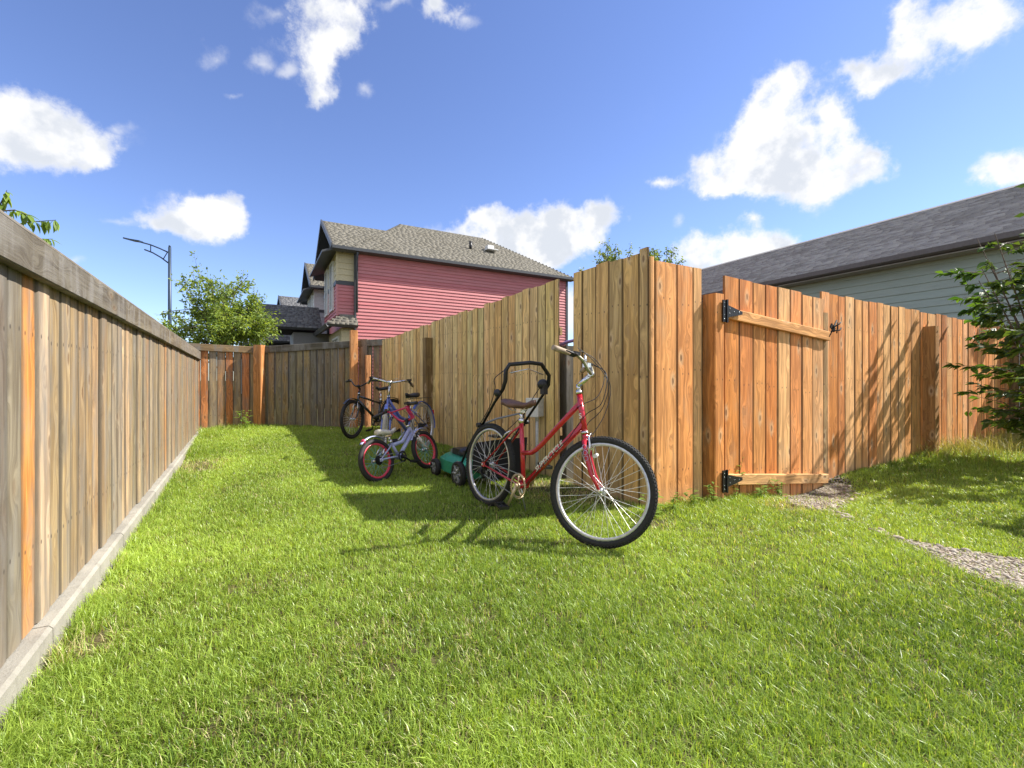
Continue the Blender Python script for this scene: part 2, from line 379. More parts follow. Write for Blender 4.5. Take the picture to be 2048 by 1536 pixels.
def m_ground():
    m, t = mat_new('lawn_soil'); co = t.n('ShaderNodeTexCoord').outputs['Object']
    a = t.noise(co, 3.5, 5); b = t.noise(co, 60, 4, .7)
    c = t.mix(t.smooth(a, .35, .65), (.045, .06, .015, 1), (.12, .095, .05, 1))
    c = t.mix(t.smooth(b, .45, .7), c, (.17, .145, .075, 1))
    return finish(m, t, bsdf(t, c, .95, 0, b, .01, spec=.1))
M['ground'] = m_ground()
def m_soil():
    m, t = mat_new('path_soil'); co = t.n('ShaderNodeTexCoord').outputs['Object']
    a = t.noise(co, 9, 5, .65); b = t.noise(co, 110, 3, .7)
    c = t.mix(t.smooth(a, .35, .65), (.09, .07, .045, 1), (.22, .18, .125, 1)); c = t.mix(t.smooth(b, .5, .7), c, (.36, .31, .24, 1))
    return finish(m, t, bsdf(t, c, .95, 0, b, .01, spec=.1))
M['soil'] = m_soil()
def m_conc():
    m, t = mat_new('kerb_concrete'); co = t.n('ShaderNodeTexCoord').outputs['Object']
    a = t.noise(co, 4, 6, .6); b = t.noise(co, 120, 3, .7); s = t.noise(t.v('MULTIPLY', co, (1, 1, .3)), 14, 5, .65)
    c = t.mix(t.smooth(a, .3, .7), (.34, .32, .265, 1), (.22, .205, .17, 1)); c = t.mix(t.m('MULTIPLY', t.smooth(s, .5, .72), .5), c, (.15, .14, .11, 1))
    c = t.mix(t.m('MULTIPLY', b, .35), c, (.5, .47, .42, 1))
    return finish(m, t, bsdf(t, c, .9, 0, t.m('ADD', b, s), .003, spec=.2))
M['concrete'] = m_conc()
def m_stone():
    m, t = mat_new('pebble'); r = t.n('ShaderNodeNewGeometry').outputs['Random Per Island']; co = t.n('ShaderNodeTexCoord').outputs['Object']
    r2 = t.n('ShaderNodeObjectInfo').outputs['Random']
    c = t.ramp(t.m('FRACT', t.m('ADD', r, r2)), [(0, (.32, .265, .205)), (.35, (.48, .42, .33)), (.6, (.40, .31, .24)), (.8, (.58, .52, .44)), (1, (.22, .20, .19))])
    n = t.noise(co, 70, 4); c = t.mix(t.m('MULTIPLY', n, .4), c, (.2, .17, .13, 1))
    return finish(m, t, bsdf(t, c, .8, 0, n, .002, spec=.25))
M['stone'] = m_stone()

# ------------------------------------------------------------------ ground
K0, KD = np.array([-1.564, 1.397]), np.array([-.517, .856])          # left kerb line: point, direction
CORNER = np.array([1.104, 3.60]); GW = np.array([.872, .489])        # outer corner of the new fence, direction of the gate wall
BEND = np.array([.489, 4.68]); MEND = np.array([-2.55, 8.868])        # shaded long fence: near end, far end
PATH = [(3.25, 4.95, .38), (2.85, 4.30, .34), (2.55, 3.80, .17), (2.50, 3.35, -.02), (2.50, 2.90, .02), (2.70, 2.45, .28), (3.0, 2.10, .45), (3.9, 1.7, .34)]
def ss(x, a, b):
    t = np.clip((x - a) / (b - a), 0, 1); return t * t * (3 - 2 * t)
def gh(x, y):
    x = np.asarray(x, float); y = np.asarray(y, float)
    g = .10 * ss(y, 4.5, 8.2) * (1 - ss(x, -1.5, 1.5))
    g = g - .13 * np.exp(-(((x - 3.1) / .9) ** 2 + ((y - 4.55) / .55) ** 2))
    g = g + .012 * np.sin(x * 2.1 + 1.3 * y) + .008 * np.sin(3.7 * x - 2.3 * y)
    return g
def axis_grid(lo, hi, step, far):
    a = list(np.arange(lo, hi + 1e-6, step)); b = [hi + d for d in (1, 3, 8, 20, 60, 180, far)]; c = [lo - d for d in (far, 180, 60, 20, 8, 3, 1)]
    return np.array(c + a + b)
gx, gy = axis_grid(-7, 9, .2, 600), axis_grid(-1, 12, .2, 600)
X, Y = np.meshgrid(gx, gy); nx, ny = len(gx), len(gy)
Vg = np.stack([X.ravel(), Y.ravel(), gh(X, Y).ravel()], 1)
idx = np.arange(nx * ny).reshape(ny, nx)
Fg = np.stack([idx[:-1, :-1], idx[:-1, 1:], idx[1:, 1:], idx[1:, :-1]], -1).reshape(-1, 4)
g = np_mesh('ground', Vg, Fg.ravel(), np.full(len(Fg), 4), M['ground'], smooth=True); g['kind'] = 'structure'; g['label'] = 'soil under the mown lawn'

def path_dist(x, y):
    best = np.full(np.shape(x), 9.0)
    for (a, b) in zip(PATH[:-1], PATH[1:]):
        ax, ay, aw = a; bx, by, bw = b; dx, dy = bx - ax, by - ay
        t = np.clip(((x - ax) * dx + (y - ay) * dy) / (dx * dx + dy * dy), 0, 1)
        d = np.hypot(x - ax - t * dx, y - ay - t * dy) - (aw + (bw - aw) * t)
        best = np.minimum(best, d)
    return best
# gravel path: a sheet just over the soil, loose pebbles, larger edging stones
pv, pf = [], []
pts = []
for (a, b) in zip(PATH[:-1], PATH[1:]):
    for k in range(6):
        t = k / 6; pts.append((a[0] + (b[0]-a[0])*t, a[1] + (b[1]-a[1])*t, a[2] + (b[2]-a[2])*t))
pts.append(PATH[-1])
mb = MB()
for i, (x, y, wd) in enumerate(pts):
    q = pts[min(i+1, len(pts)-1)]; p = pts[max(i-1, 0)]; dx, dy = q[0]-p[0], q[1]-p[1]; l = math.hypot(dx, dy); nxp, nyp = -dy/l, dx/l
    for s in (-1, -.5, 0, .5, 1):
        xx, yy_ = x + nxp*s*(wd+.04), y + nyp*s*(wd+.04); mb.v.append((xx, yy_, float(gh(xx, yy_)) + .006))
for i in range(len(pts)-1):
    for s in range(4): mb.f.append((i*5+s, i*5+s+1, (i+1)*5+s+1, (i+1)*5+s)); mb.sm.append(True)
path = mb.build('gravel_path', M['soil'], fix=False); path['kind'] = 'structure'; path['label'] = 'pebble path leading to the gate'
def pebble(seed, sx=1, sy=.75, sz=.45):
    r = random.Random(seed); m = MB(); m.ball((0,0,0), (sx, sy, sz), 6, 4)
    m.v = [(a*(1+r.uniform(-.18,.18)), b*(1+r.uniform(-.18,.18)), c*(1+r.uniform(-.15,.15))) for a, b, c in m.v]; return m
protos = [np.array(pebble(i).v) for i in range(8)]; pfaces = pebble(0).f
def scatter_pebbles(name, P, S, mat, parent=None):
    vs_, fl, lt = [], [], []; o = 0
    for i, (p, s) in enumerate(zip(P, S)):
        v = protos[i % 8] * s; a = rng.uniform(0, 6.28); c, sn = math.cos(a), math.sin(a)
        v = np.stack([v[:,0]*c - v[:,1]*sn, v[:,0]*sn + v[:,1]*c, v[:,2]], 1) + p
        vs_.append(v)
        for f in pfaces: fl += [q + o for q in f]; lt.append(len(f))
        o += len(v)
    return np_mesh(name, np.concatenate(vs_), fl, lt, mat, parent, smooth=True)
cand = np.stack([rng.uniform(1.9, 4.6, 60000), rng.uniform(1.5, 5.2, 60000)], 1)
pd = path_dist(cand[:,0], cand[:,1]); dens = np.clip(.5 - pd * 9, 0, 1) * np.where(cand[:,1] > 3.6, .35, 1)
cand = cand[(rng.uniform(0, 1, len(cand)) < dens)][:9500]
S = rng.uniform(.006, .0145, len(cand)); P = np.stack([cand[:,0], cand[:,1], gh(cand[:,0], cand[:,1]) + .006 + S*.1], 1)
pb = scatter_pebbles('pebbles', P, S, M['stone'], path); pb['kind'] = 'stuff'
peb_meshes = []
for i in range(8):
    me = pebble(20 + i, 1, .7, .5).mesh('edging_stone'); me.materials.append(M['stone']); me.polygons.foreach_set('use_smooth', [True]*len(me.polygons)); peb_meshes.append(me)
r = random.Random(3)
for (a, b) in zip(pts[:-1], pts[1:]):
    dx, dy = b[0]-a[0], b[1]-a[1]; l = math.hypot(dx, dy)
    for s in (-1, 1):
        for k in range(2):
            if r.random() < .45: continue
            t = r.random(); wd = a[2] + r.uniform(-.06, .03); x = a[0]+dx*t - dy/l*s*wd; y = a[1]+dy*t + dx/l*s*wd
            o = link('edging_stone', r.choice(peb_meshes), path, (x, y, float(gh(x, y)) + .009), (r.uniform(-.3,.3), r.uniform(-.3,.3), r.uniform(0, 6)))
            q = r.uniform(.018, .034); o.scale = (q, q, q)

# ------------------------------------------------------------------ fences
def hexrgb(h): return tuple(((int(h[i:i+2], 16) / 255) ** 2.2) for i in (0, 2, 4))
def make_board(name, parent, x0, x1, z0, z1, thick, tint, mat, y=0.0, slope=0.0, lean=0.0, dog=False):
    """vertical board of its own; local x runs along the fence, origin at its foot"""
    w_ = (x1 - x0) / 2; m = MB(); h = z1 - z0; b = .007; t = thick / 2
    # bevelled long edges
    sec = [(-w_, -t + b*1.3), (-w_ + b, -t), (0, -t - .0015), (w_ - b, -t), (w_, -t + b*1.3), (w_, t), (-w_, t)]
    n = 7; bow = random.uniform(-.004, .004)
    vs_ = []
    for zz, bo in ((0, 0), (h/2, bow), (h, 0)):
        for (px, py) in sec: vs_.append((px + (lean * zz), py + bo, zz + (slope * px if zz == h else 0)))
    fs = [(i*n+j, i*n+(j+1) % n, (i+1)*n+(j+1) % n, (i+1)*n+j) for i in range(2) for j in range(n)] + [tuple(range(n))[::-1], tuple(range(2*n, 3*n))]
    m.add(vs_, fs)
    o = m.build(name, mat, parent, ((x0+x1)/2, y + random.uniform(-.003, .003), z0), fix=False)
    at = o.data.attributes.new('edge', 'FLOAT', 'POINT'); at.data.foreach_set('value', ([1, max(0, 1 - b/w_), 0, max(0, 1 - b/w_), 1, 1, 1] if thick < .05 else [.9, .5, 0, .5, .9, 0, 0])*3)
    o.color = (*tint, 1); return o
def beam(name, parent, a, b, wy, hz, tint, mat):
    """horizontal timber from a to b (local x, y, z of its middle line)"""
    a, b = Vector(a), Vector(b); L = (b-a).length; m = MB(); m.box((0,0,0), (L, wy, hz))
    o = m.build(name, mat, parent); o.location = (a+b)/2; d = (b-a).normalized()
    o.rotation_euler = (0, -math.asin(d.z), math.atan2(d.y, d.x)); o.color = (*tint, 1)
    md = o.modifiers.new('edge', 'BEVEL'); md.width = .004; md.segments = 1; return o
def tints(pal, k=1.0, j=.10):
    c = random.choice(pal); f = random.uniform(1-j, 1+j) * k
    return tuple(min(.9, q * f * random.uniform(.96, 1.04)) for q in c)
ORANGE = [(.66, .28, .095), (.60, .235, .075), (.68, .33, .13), (.62, .28, .10), (.55, .21, .06), (.70, .39, .18)]
TAN = [(.66, .46, .20), (.70, .48, .22), (.60, .42, .19), (.68, .42, .17), (.52, .39, .19), (.66, .49, .25)]
GREY = [(.28, .205, .125), (.25, .20, .14), (.32, .24, .15), (.22, .18, .135), (.31, .205, .11), (.17, .145, .115), (.28, .20, .115), (.35, .275, .19)]
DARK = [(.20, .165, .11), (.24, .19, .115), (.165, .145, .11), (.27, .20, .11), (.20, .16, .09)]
RUST = [(.46, .19, .075), (.50, .23, .09), (.38, .21, .11), (.46, .26, .13), (.33, .25, .16)]

# left fence with cap and fascia, standing on the concrete kerb
ka = math.atan2(KD[1], KD[0]); LSTART = K0 - KD * .55
klen = (8.66 - LSTART[1]) / KD[1]
kerb_t = MB(); kx = -1.5; first = True
kerb = thing('concrete_kerb', 'pale concrete kerb running along the foot of the weathered fence', 'kerb', (LSTART[0], LSTART[1], 0), ka)
kerb['kind'] = 'structure'
while kx < klen:
    L = 1.22; m = MB()
    # section: y+ is away from the lawn
    prof = [(-.002, -.12), (-.0, .085), (.012, .098), (.12, .10), (.12, -.12)]
    m.prism([(kx + .004, y, z) for y, z in prof], (L - .008, 0, 0))
    m.build('kerb_stone', M['concrete'], kerb); kx += L
lf = thing('fence', 'long weathered grey-brown board fence with cap rail along the concrete kerb', 'fence', (LSTART[0], LSTART[1], 0), ka)
ORB = .06
x = -1.4; k = 0
orange_at = (3.0, 4.2, 5.9, 7.4, 8.0)
while x < klen - .02:
    wd = random.choice((.115, .128, .137, .137, .137)); x1 = min(x + wd, klen - .005)
    c = tints(GREY, 1.0, .24)
    z = LSTART[1] + x * KD[1]
    if abs(x - .79) < .065: c = (.50, .23, .07)
    elif random.random() < .06: c = (.38, .20, .085)
    make_board('board', lf, x, x1 - .005, .104, 1.50, .018, c, M['board_grey'], y=ORB + random.choice((0, .004, -.004)), lean=random.uniform(-.003, .003))
    x = x1
for s in range(6):   # fascia, cap and back rail in lengths
    a = -1.4 + s * 1.85; b = min(a + 1.845, klen - .03)
    if a >= b: break
    beam('fascia', lf, (a, ORB - .032, 1.485), (b, ORB - .032, 1.488), .038, .135, tints([(.15, .13, .10), (.12, .11, .09), (.17, .14, .10)]), M['rail_grey'])
    beam('cap_rail', lf, (a, ORB + .0, 1.556), (b, ORB + .0, 1.556), .10, .016, (.20, .18, .15), M['rail_grey'])
    beam('back_rail', lf, (a, ORB + .03, .45), (b, ORB + .03, .45), .038, .085, (.25, .2, .14), M['rail_grey'])
for s in range(5): make_board('post', lf, .6 + s*2.2, .69 + s*2.2, .0, 1.5, .09, (.25, .2, .14), M['board_grey'], y=ORB + .10)

# far fence, sunny part
def fence_run(name, label, A, B, h0, h1, pal, mat, zb=0.0, wid=.137, gap=.004, thick=.018, cap=None, group=None, jitter=.006, skip=()):
    A, B = np.array(A), np.array(B); d = B - A; L = float(np.hypot(*d)); ang = math.atan2(d[1], d[0]); z = float(zb)
    th = thing(name, label, 'fence', (A[0], A[1], z), ang, group)
    x = 0
    while x < L - .02:
        wd = wid * random.uniform(.93, 1.03); x1 = min(x + wd, L); t = (x + x1) / 2 / L
        h = h0 + (h1 - h0) * t + random.uniform(-jitter, jitter)
        make_board('board', th, x, x1 - gap * random.uniform(.5, 1.6), 0.0, h - z, thick, tints(pal), mat, y=random.choice((0, 0, .004)), slope=(h1-h0)/L, lean=random.uniform(-.0025, .0025)); x = x1
    return th, L
FA = np.array([-5.93, 8.335]); FP = np.array([-4.945, 8.86]); FE = np.array([-2.45, 9.12])
f1, L1 = fence_run('fence', 'short sunlit reddish fence panel closing the far end of the lawn', FA, FP, 1.63, 1.60, RUST, M['board_grey'], .08)
beam('cap_rail', f1, (-.04, -.03, 1.575), (L1 - .08, -.03, 1.545), .05, .125, (.22, .155, .09), M['rail_grey'])
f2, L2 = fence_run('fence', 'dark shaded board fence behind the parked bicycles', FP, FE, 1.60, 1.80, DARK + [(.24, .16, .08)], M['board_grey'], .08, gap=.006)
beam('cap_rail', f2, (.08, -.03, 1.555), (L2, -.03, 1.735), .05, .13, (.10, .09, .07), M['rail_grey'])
def post(name, label, x, y, z0, z1, w_, tint, rz=0.0, mat='board', parent=None, slant=0):
    if parent is None: t = thing(name, label, 'post', (x, y, z0), rz); o = make_board('timber', t, -w_/2, w_/2, 0, z1 - z0, w_, tint, M[mat], slope=slant); return t
    return make_board(name, parent, x - w_/2, x + w_/2, z0, z1, w_, tint, M[mat], y=y, slope=slant)
post('fence_post', 'orange post where the sunny and shaded far fences meet', -4.92, 8.76, .05, 1.72, .15, (.46, .21, .08), .0)
post('fence_post', 'tall orange fence post beside the black bicycle handlebar', -3.13, 8.90, .05, 2.02, .135, (.52, .24, .095), .5)
post('fence_post', 'shorter orange post with a grey top just before the tan fence', -2.84, 8.88, .05, 1.53, .09, (.54, .26, .12), .5)
post('fence_post', 'weathered grey post standing behind the gap by the tan fence', -2.97, 9.08, .05, 1.86, .14, (.16, .13, .10), .0, 'board_grey')

# long tan fence in its own shade
mid, LM = fence_run('fence', 'long tan board fence in shade behind the bicycles and lawn mower', MEND, BEND, 1.775, 2.085, TAN, M['board'], .0, wid=.142, jitter=.012)
for o in [c for c in mid.children]:
    o.location.z += (-.03 if o.location.x < 2.15 else (0 if o.location.x < 3.75 else .025))
    o.location.z += float(gh(*(MEND + (BEND - MEND) * (o.location.x / LM)))) * 1.0 - .03
for xx, h in ((2.18, 1.70),):
    post('post', None, xx, -.07, .0, h, .12, (.20, .135, .06), mat='board', parent=mid)
beam('back_rail', mid, (0, .03, .5), (LM, .03, .5), .038, .085, (.3, .2, .1), M['rail'])
beam('back_rail', mid, (0, .03, 1.45), (LM, .03, 1.55), .038, .085, (.3, .2, .1), M['rail'])
# near section up to the corner
bd = CORNER - BEND; BL = float(np.hypot(*bd)); ba = math.atan2(bd[1], bd[0])
fb = thing('fence', 'tall tan corner fence section behind the red bicycle front wheel', 'fence', (BEND[0], BEND[1], 0), ba)
edges = [.254, .395, .592, .775, .944, 1.135, BL - .012]
bc = [(.66, .44, .19), (.63, .42, .18), (.60, .38, .16), (.50, .35, .165), (.60, .38, .15), (.53, .36, .17), (.50, .35, .17), (.44, .31, .16)]
for i in range(len(edges)-1):
    make_board('board', fb, edges[i], edges[i+1] - .003, .01 - .015*(i % 3), 2.095 - i*.004 + (.015 if i == 2 else 0) + (.035 if i == 5 else 0), .018, bc[i], M['board'], y=random.choice((0, -.006, .004)), lean=random.uniform(-.004, .002))
beam('bottom_board', fb, (.27, .022, .06), (BL - .03, .022, .06), .03, .14, (.16, .12, .07), M['rail_grey'])
beam('back_rail', fb, (.27, .04, 1.10), (BL - .03, .04, 1.10), .038, .085, (.3, .2, .1), M['rail'])
dk = post('fence_post', 'dark weathered post showing in the gap between the tan fence sections', .60, 4.83, 0, 1.40, .17, (.10, .10, .085), .5, 'board_grey')
pc = MB(); pc.tube([(-.10, 0, -.01), (-.02, 0, .025), (.06, 0, .045), (.13, 0, .05), (.19, 0, .045)], .03, 8, flat=.6)
po = pc.build('plastic_cover', M['purple'], None, (.62, 4.95, 1.43)); tag(po, 'purple curved plastic edge visible in the gap above the dark post', 'plastic cover')

# gate wall: return boards, gate posts, gate, long orange fence
ga = math.atan2(GW[1], GW[0])
fr = thing('fence', 'three lit orange boards between the corner and the gate hinge post', 'fence', (CORNER[0], CORNER[1], 0), ga)
re = [(.0, .05, 2.03, (.68, .36, .15)), (.05, .30, 2.0, (.68, .32, .12)), (.30, .50, 2.0, (.68, .29, .10)), (.50, .615, 2.0, (.70, .40, .18))]
for i, (a, b, h, c) in enumerate(re): make_board('board', fr, a + .004, b, -.01 + .02*(i % 2), h, .018, c, M['board'], y=-.004*(i % 2), lean=-.002)
make_board('board', fr, .60, .75, -.02, 1.72, .018, (.30, .21, .11), M['board'], y=.06)
post('hinge_post', None, .755, -.02, -.05, 1.79, .125, (.60, .25, .08), parent=fr)
beam('back_rail', fr, (.02, .035, 1.2), (.60, .035, 1.2), .038, .085, (.3, .2, .1), M['rail'])

def wall_t(px):      # distance along the gate wall seen at that column of the photograph
    u = (px - 1024) / FPX; return (u * CORNER[1] - CORNER[0]) / (GW[0] - u * GW[1])
gate = thing('gate', 'closed orange board gate with two rails and black strap hinges', 'gate', (CORNER[0] + GW[0]*.80, CORNER[1] + GW[1]*.80, 0), ga)
gxs = [wall_t(p) - .80 for p in (1440, 1470, 1498, 1523, 1547, 1571.5, 1595, 1616.5, 1639)]
gtop = [1.972, 1.965, 1.955, 1.955, 1.945, 1.94, 1.915, 1.905]
for i in range(8):
    a, b = gxs[i], gxs[i+1]
    make_board('board', gate, a, b - .006, -.05 - .085 * b, gtop[i] - random.uniform(0, .012), .018, tints(ORANGE, 1.0), M['board'], y=-.035, slope=-.04, lean=.0)
GL = gxs[-1]
beam('top_rail', gate, (.06, -.065, 1.63), (GL + .05, -.065, 1.505), .038, .095, (.64, .33, .13), M['rail'])
beam('bottom_rail', gate, (.06, -.065, .165), (GL + .01, -.065, -.005), .038, .095, (.62, .36, .16), M['rail'])
for zc in (1.64, .16):
    hg = MB(); hg.box((-.005, -.094, zc), (.045, .012, .19)); hg.box((.022, -.102, zc), (.016, .016, .20))
    hg.prism([(.03, -.096, zc - .055), (.03, -.096, zc + .055), (.24, -.096, zc + .010), (.24, -.096, zc - .016)], (0, -.005, 0))
    h = hg.build('strap_hinge', M['black_metal'], gate)
    sc = MB()
    for (sx, sz) in ((.06, .025), (.06, -.02), (.12, .0), (.19, -.003)): sc.ball((sx, -.103, zc + sz), (.005, .003, .005), 6, 4)
    for sz in (-.07, -.035, .035, .07): sc.ball((-.012, -.101, zc + sz), (.005, .003, .005), 6, 4)
    sc.build('screw', M['chrome'], h)

fg = thing('fence', 'long sunlit orange board fence from the gate to the shrub', 'fence', (CORNER[0], CORNER[1], 0), ga)
epx = [1640, 1657, 1676, 1690, 1709, 1723, 1736, 1753, 1766, 1780, 1795, 1808, 1821, 1839, 1853, 1870, 1892, 1903, 1913, 1924, 1944, 1953, 1970]
ts = [wall_t(p) for p in epx]
x = ts[-1]
while x < 8.75: x += .135; ts.append(x)
for i in range(len(ts)-1):
    a, b = ts[i], ts[i+1]; n = max(1, round((b-a)/.19))
    for k in range(n):
        aa, bb = a + (b-a)*k/n, a + (b-a)*(k+1)/n; tt = (aa+bb)/2
        base = -.055 if tt < 3.8 else -.055 + .05 * min(1, (tt-3.8)/1.5)
        make_board('board', fg, aa, bb - random.uniform(.003, .008), base + random.uniform(-.01, .01), 1.985 - .008*(tt - 2.4) + random.uniform(-.01, .01), .018, tints(ORANGE, 1.03), M['board'], y=random.choice((0, 0, -.005, .004)), lean=random.uniform(-.005, .005))
post('post', None, wall_t(1645) - .02, -.0, -.1, 1.76, .09, (.34, .22, .11), parent=fg)
post('post', None, wall_t(1847) + .02, -.075, -.05, 1.76, .13, (.40, .21, .08), parent=fg)
for zc in (.4, 1.1, 1.7): beam('back_rail', fg, (ts[0] + .1, .035, zc), (8.7, .035, zc), .038, .085, (.3, .2, .1), M['rail'])
lt = MB(); lx = wall_t(1650); q = Matrix.Rotation(R(35), 3, 'Y')
lt.box((lx, -.075, 1.60), (.09, .012, .05), q); lt.tube([(lx - .09, -.08, 1.50), (lx - .02, -.085, 1.58), (lx + .05, -.09, 1.68)], .009, 6)
lt.tube([(lx - .03, -.09, 1.56), (lx + .07, -.11, 1.575), (lx + .10, -.11, 1.60)], .008, 6); lt.tube([(lx - .02, -.09, 1.60), (lx + .06, -.11, 1.64), (lx+.09, -.11, 1.66)], .007, 6)
lt.tube([(lx + .03, -.10, 1.54), (lx + .05, -.10, 1.66)], .006, 6)
lt.build('gate_latch', plain('latch_black', (.02, .02, .02), .7, 0, spec=.2), fg)
# return fence at the far right, in shade
RC = CORNER + GW * 8.62
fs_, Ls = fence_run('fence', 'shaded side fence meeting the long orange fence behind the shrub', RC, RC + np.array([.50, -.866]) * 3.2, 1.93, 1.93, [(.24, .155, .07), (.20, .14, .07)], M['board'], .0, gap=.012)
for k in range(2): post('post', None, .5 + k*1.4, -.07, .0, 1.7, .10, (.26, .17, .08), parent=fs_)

# ------------------------------------------------------------------ roofs and siding
def shingles(name, parent, poly, mat, course=.145, tab=.30, lift=.011):
    """individual shingle tabs laid over a roof plane; poly: 3D corners, first edge is the eave"""
    P_ = [Vector(p) for p in poly]; o = P_[0]; ex = (P_[1]-P_[0]).normalized(); n = ex.cross(P_[2]-P_[0]).normalized()
    if n.z < 0: n = -n
    ey = n.cross(ex).normalized()
    if ey.z < 0: ey = -ey
    q = [((p-o).dot(ex), (p-o).dot(ey)) for p in P_]; H = max(b for a, b in q)
    vs_, fl, ltot = [], [], []; cnt = 0; rr = random.Random(5)
    y = 0; row = 0
    while y < H - .02:
        ym = min(y + course*.5, H - .01); xs = []
        for (a, b) in zip(q, q[1:] + q[:1]):
            if (a[1] - ym) * (b[1] - ym) < 0: t = (ym - a[1]) / (b[1] - a[1]); xs.append(a[0] + (b[0]-a[0])*t)
        if len(xs) >= 2:
            lo, hi = min(xs), max(xs); x = lo - (row % 3) * tab / 3
            while x < hi:
                wd = tab * rr.choice((.6, .8, 1, 1.2)); a = max(lo, x); b = min(hi, x + wd - .004); y1 = min(y + course + .02, H)
                if b - a > .02:
                    dl = rr.uniform(-.003, .004); z0 = lift + rr.uniform(0, .003)
                    for (px, py, pz) in ((a, y - dl, z0), (b, y - dl, z0), (b, y1, .004), (a, y1, .004), (a, y - dl, 0), (b, y - dl, 0)):
                        p = o + ex*px + ey*py + n*pz; vs_.append(tuple(p))
                    for f in ((0,1,2,3), (4,5,1,0), (4,0,3), (1,5,2)): fl += [cnt + i for i in f]; ltot.append(len(f))
                    cnt += 6
                x += wd
        y += course; row += 1
    ob = np_mesh(name, np.array(vs_), fl, ltot, mat, parent); ob['kind'] = 'stuff'; return ob
def roof_plane(parent, poly, mat, deckmat, thick=.12, course=.145, name='roof', lift=.008, tab=.22):
    P_ = [Vector(p) for p in poly]; n = (P_[1]-P_[0]).cross(P_[2]-P_[0]).normalized()
    if n.z < 0: n = -n
    m = MB(); m.prism([tuple(p) for p in P_], -n*thick); d = m.build(name, deckmat, parent)
    shingles('shingles', d, poly, mat, course, tab=tab, lift=lift); return d
def siding(parent, x0, x1, z0, z1, step, mat, y=0.0, name='plank', proud=.024, flip=False):
    """lap siding on a wall that faces -y (or -x when flip) in the parent's frame; each plank its own object"""
    z = z0
    while z < z1 - .01:
        h = min(step, z1 - z); m = MB()
        if not flip: prof = [(y - proud, z), (y - proud, z + .012), (y - .002, z + h), (y + .012, z + h), (y + .012, z)]; m.prism([(x0, a, b) for a, b in prof], (x1 - x0, 0, 0))
        else: prof = [(y - proud, z), (y - proud, z + .012), (y - .002, z + h), (y + .012, z + h), (y + .012, z)]; m.prism([(a, x0, b) for a, b in prof], (0, x1 - x0, 0))
        m.build(name, mat, parent); z += step

# garage beyond the orange fence
GD = np.array([-.4504, .8928]); G0 = np.array([9.33, 8.2])
gar = thing('garage', 'green lap-sided garage with grey shingle roof behind the orange fence', 'garage', (G0[0], G0[1], 0), math.atan2(-GD[1], -GD[0]))
# local x runs towards the viewer along the wall (right in the picture), y- faces the yard? compute
# frame: ex = -GD, ey = rotate +90
ex_ = -GD; ey_ = np.array([-ex_[1], ex_[0]])      # ey points away from the yard
sgn = 1.0
gm = MB(); gm.box((-5.43, 4.3, 1.82), (10.86, 8.2, 3.64)); gm.build('wall', M['green_siding'], gar)
siding(gar, -10.86, .06, .0, 3.62, .173, M['green_siding'], y=.19)
EZ, HH, PT = 3.72, 4.3, .5
roof_plane(gar, [(-10.86, -.25, EZ - .02), (.75, -.25, EZ - .02), (.75, HH, EZ + PT*HH), (-10.86, HH, EZ + PT*HH)], M['shingle_grey'], M['fascia'], .16, lift=.03, tab=.3)
roof_plane(gar, [(.75, 2*HH + .2, EZ - .02), (-10.86, 2*HH + .2, EZ - .02), (-10.86, HH, EZ + PT*HH), (.75, HH, EZ + PT*HH)], M['shingle_grey'], M['fascia'], .16, lift=.03, tab=.3)
gt = MB(); gt.prism([(-10.86, -.28, EZ - .14), (-10.86, -.38, EZ - .11), (-10.86, -.39, EZ - .01), (-10.86, -.28, EZ - .01)], (11.61, 0, 0)); gt.build('gutter', M['fascia'], gar)
sf = MB(); sf.box((-5.05, -.03, EZ - .17), (11.6, .46, .02)); sf.build('soffit', plain('garage_soffit', (.30, .27, .23), .6), gar)
tr = MB(); tr.box((.08, .16, 1.82), (.10, .06, 3.64)); tr.build('corner_trim', M['green_siding'], gar)
rc = MB(); rc.prism([(-10.86, HH - .14, EZ + PT*(HH-.14) + .03), (-10.86, HH, EZ + PT*HH + .05), (-10.86, HH + .14, EZ + PT*(HH-.14) + .03)], (11.61, 0, 0)); rc.build('ridge_cap', M['shingle_grey'], gar)

# houses
def window(parent, x0, x1, z0, z1, y, flip=True, bars=1):
    """window in a wall; flip: wall facing -x with the width along y"""
    f = MB(); t = .07
    def bx(m, a0, a1, b0, b1, d, th):
        c = ((a0+a1)/2, (b0+b1)/2); s_ = (a1-a0, b1-b0)
        if flip: m.box((y - d, c[0], c[1]), (th, s_[0], s_[1]))
        else: m.box((c[0], y - d, c[1]), (s_[0], th, s_[1]))
    bx(f, x0, x1, z1 - t, z1, .02, .07); bx(f, x0, x1, z0, z0 + t, .02, .07); bx(f, x0, x0 + t, z0 + t, z1 - t, .02, .07); bx(f, x1 - t, x1, z0 + t, z1 - t, .02, .07)
    for k in range(bars): xx = x0 + (x1-x0)*(k+1)/(bars+1); bx(f, xx - .025, xx + .025, z0 + t, z1 - t, .015, .05)
    fr_ = f.build('window', M['white_trim'], parent)
    p = MB(); bx(p, x0 + t, x1 - t, z0 + t, z1 - t, .0, .02); p.build('pane', M['glass'], fr_)
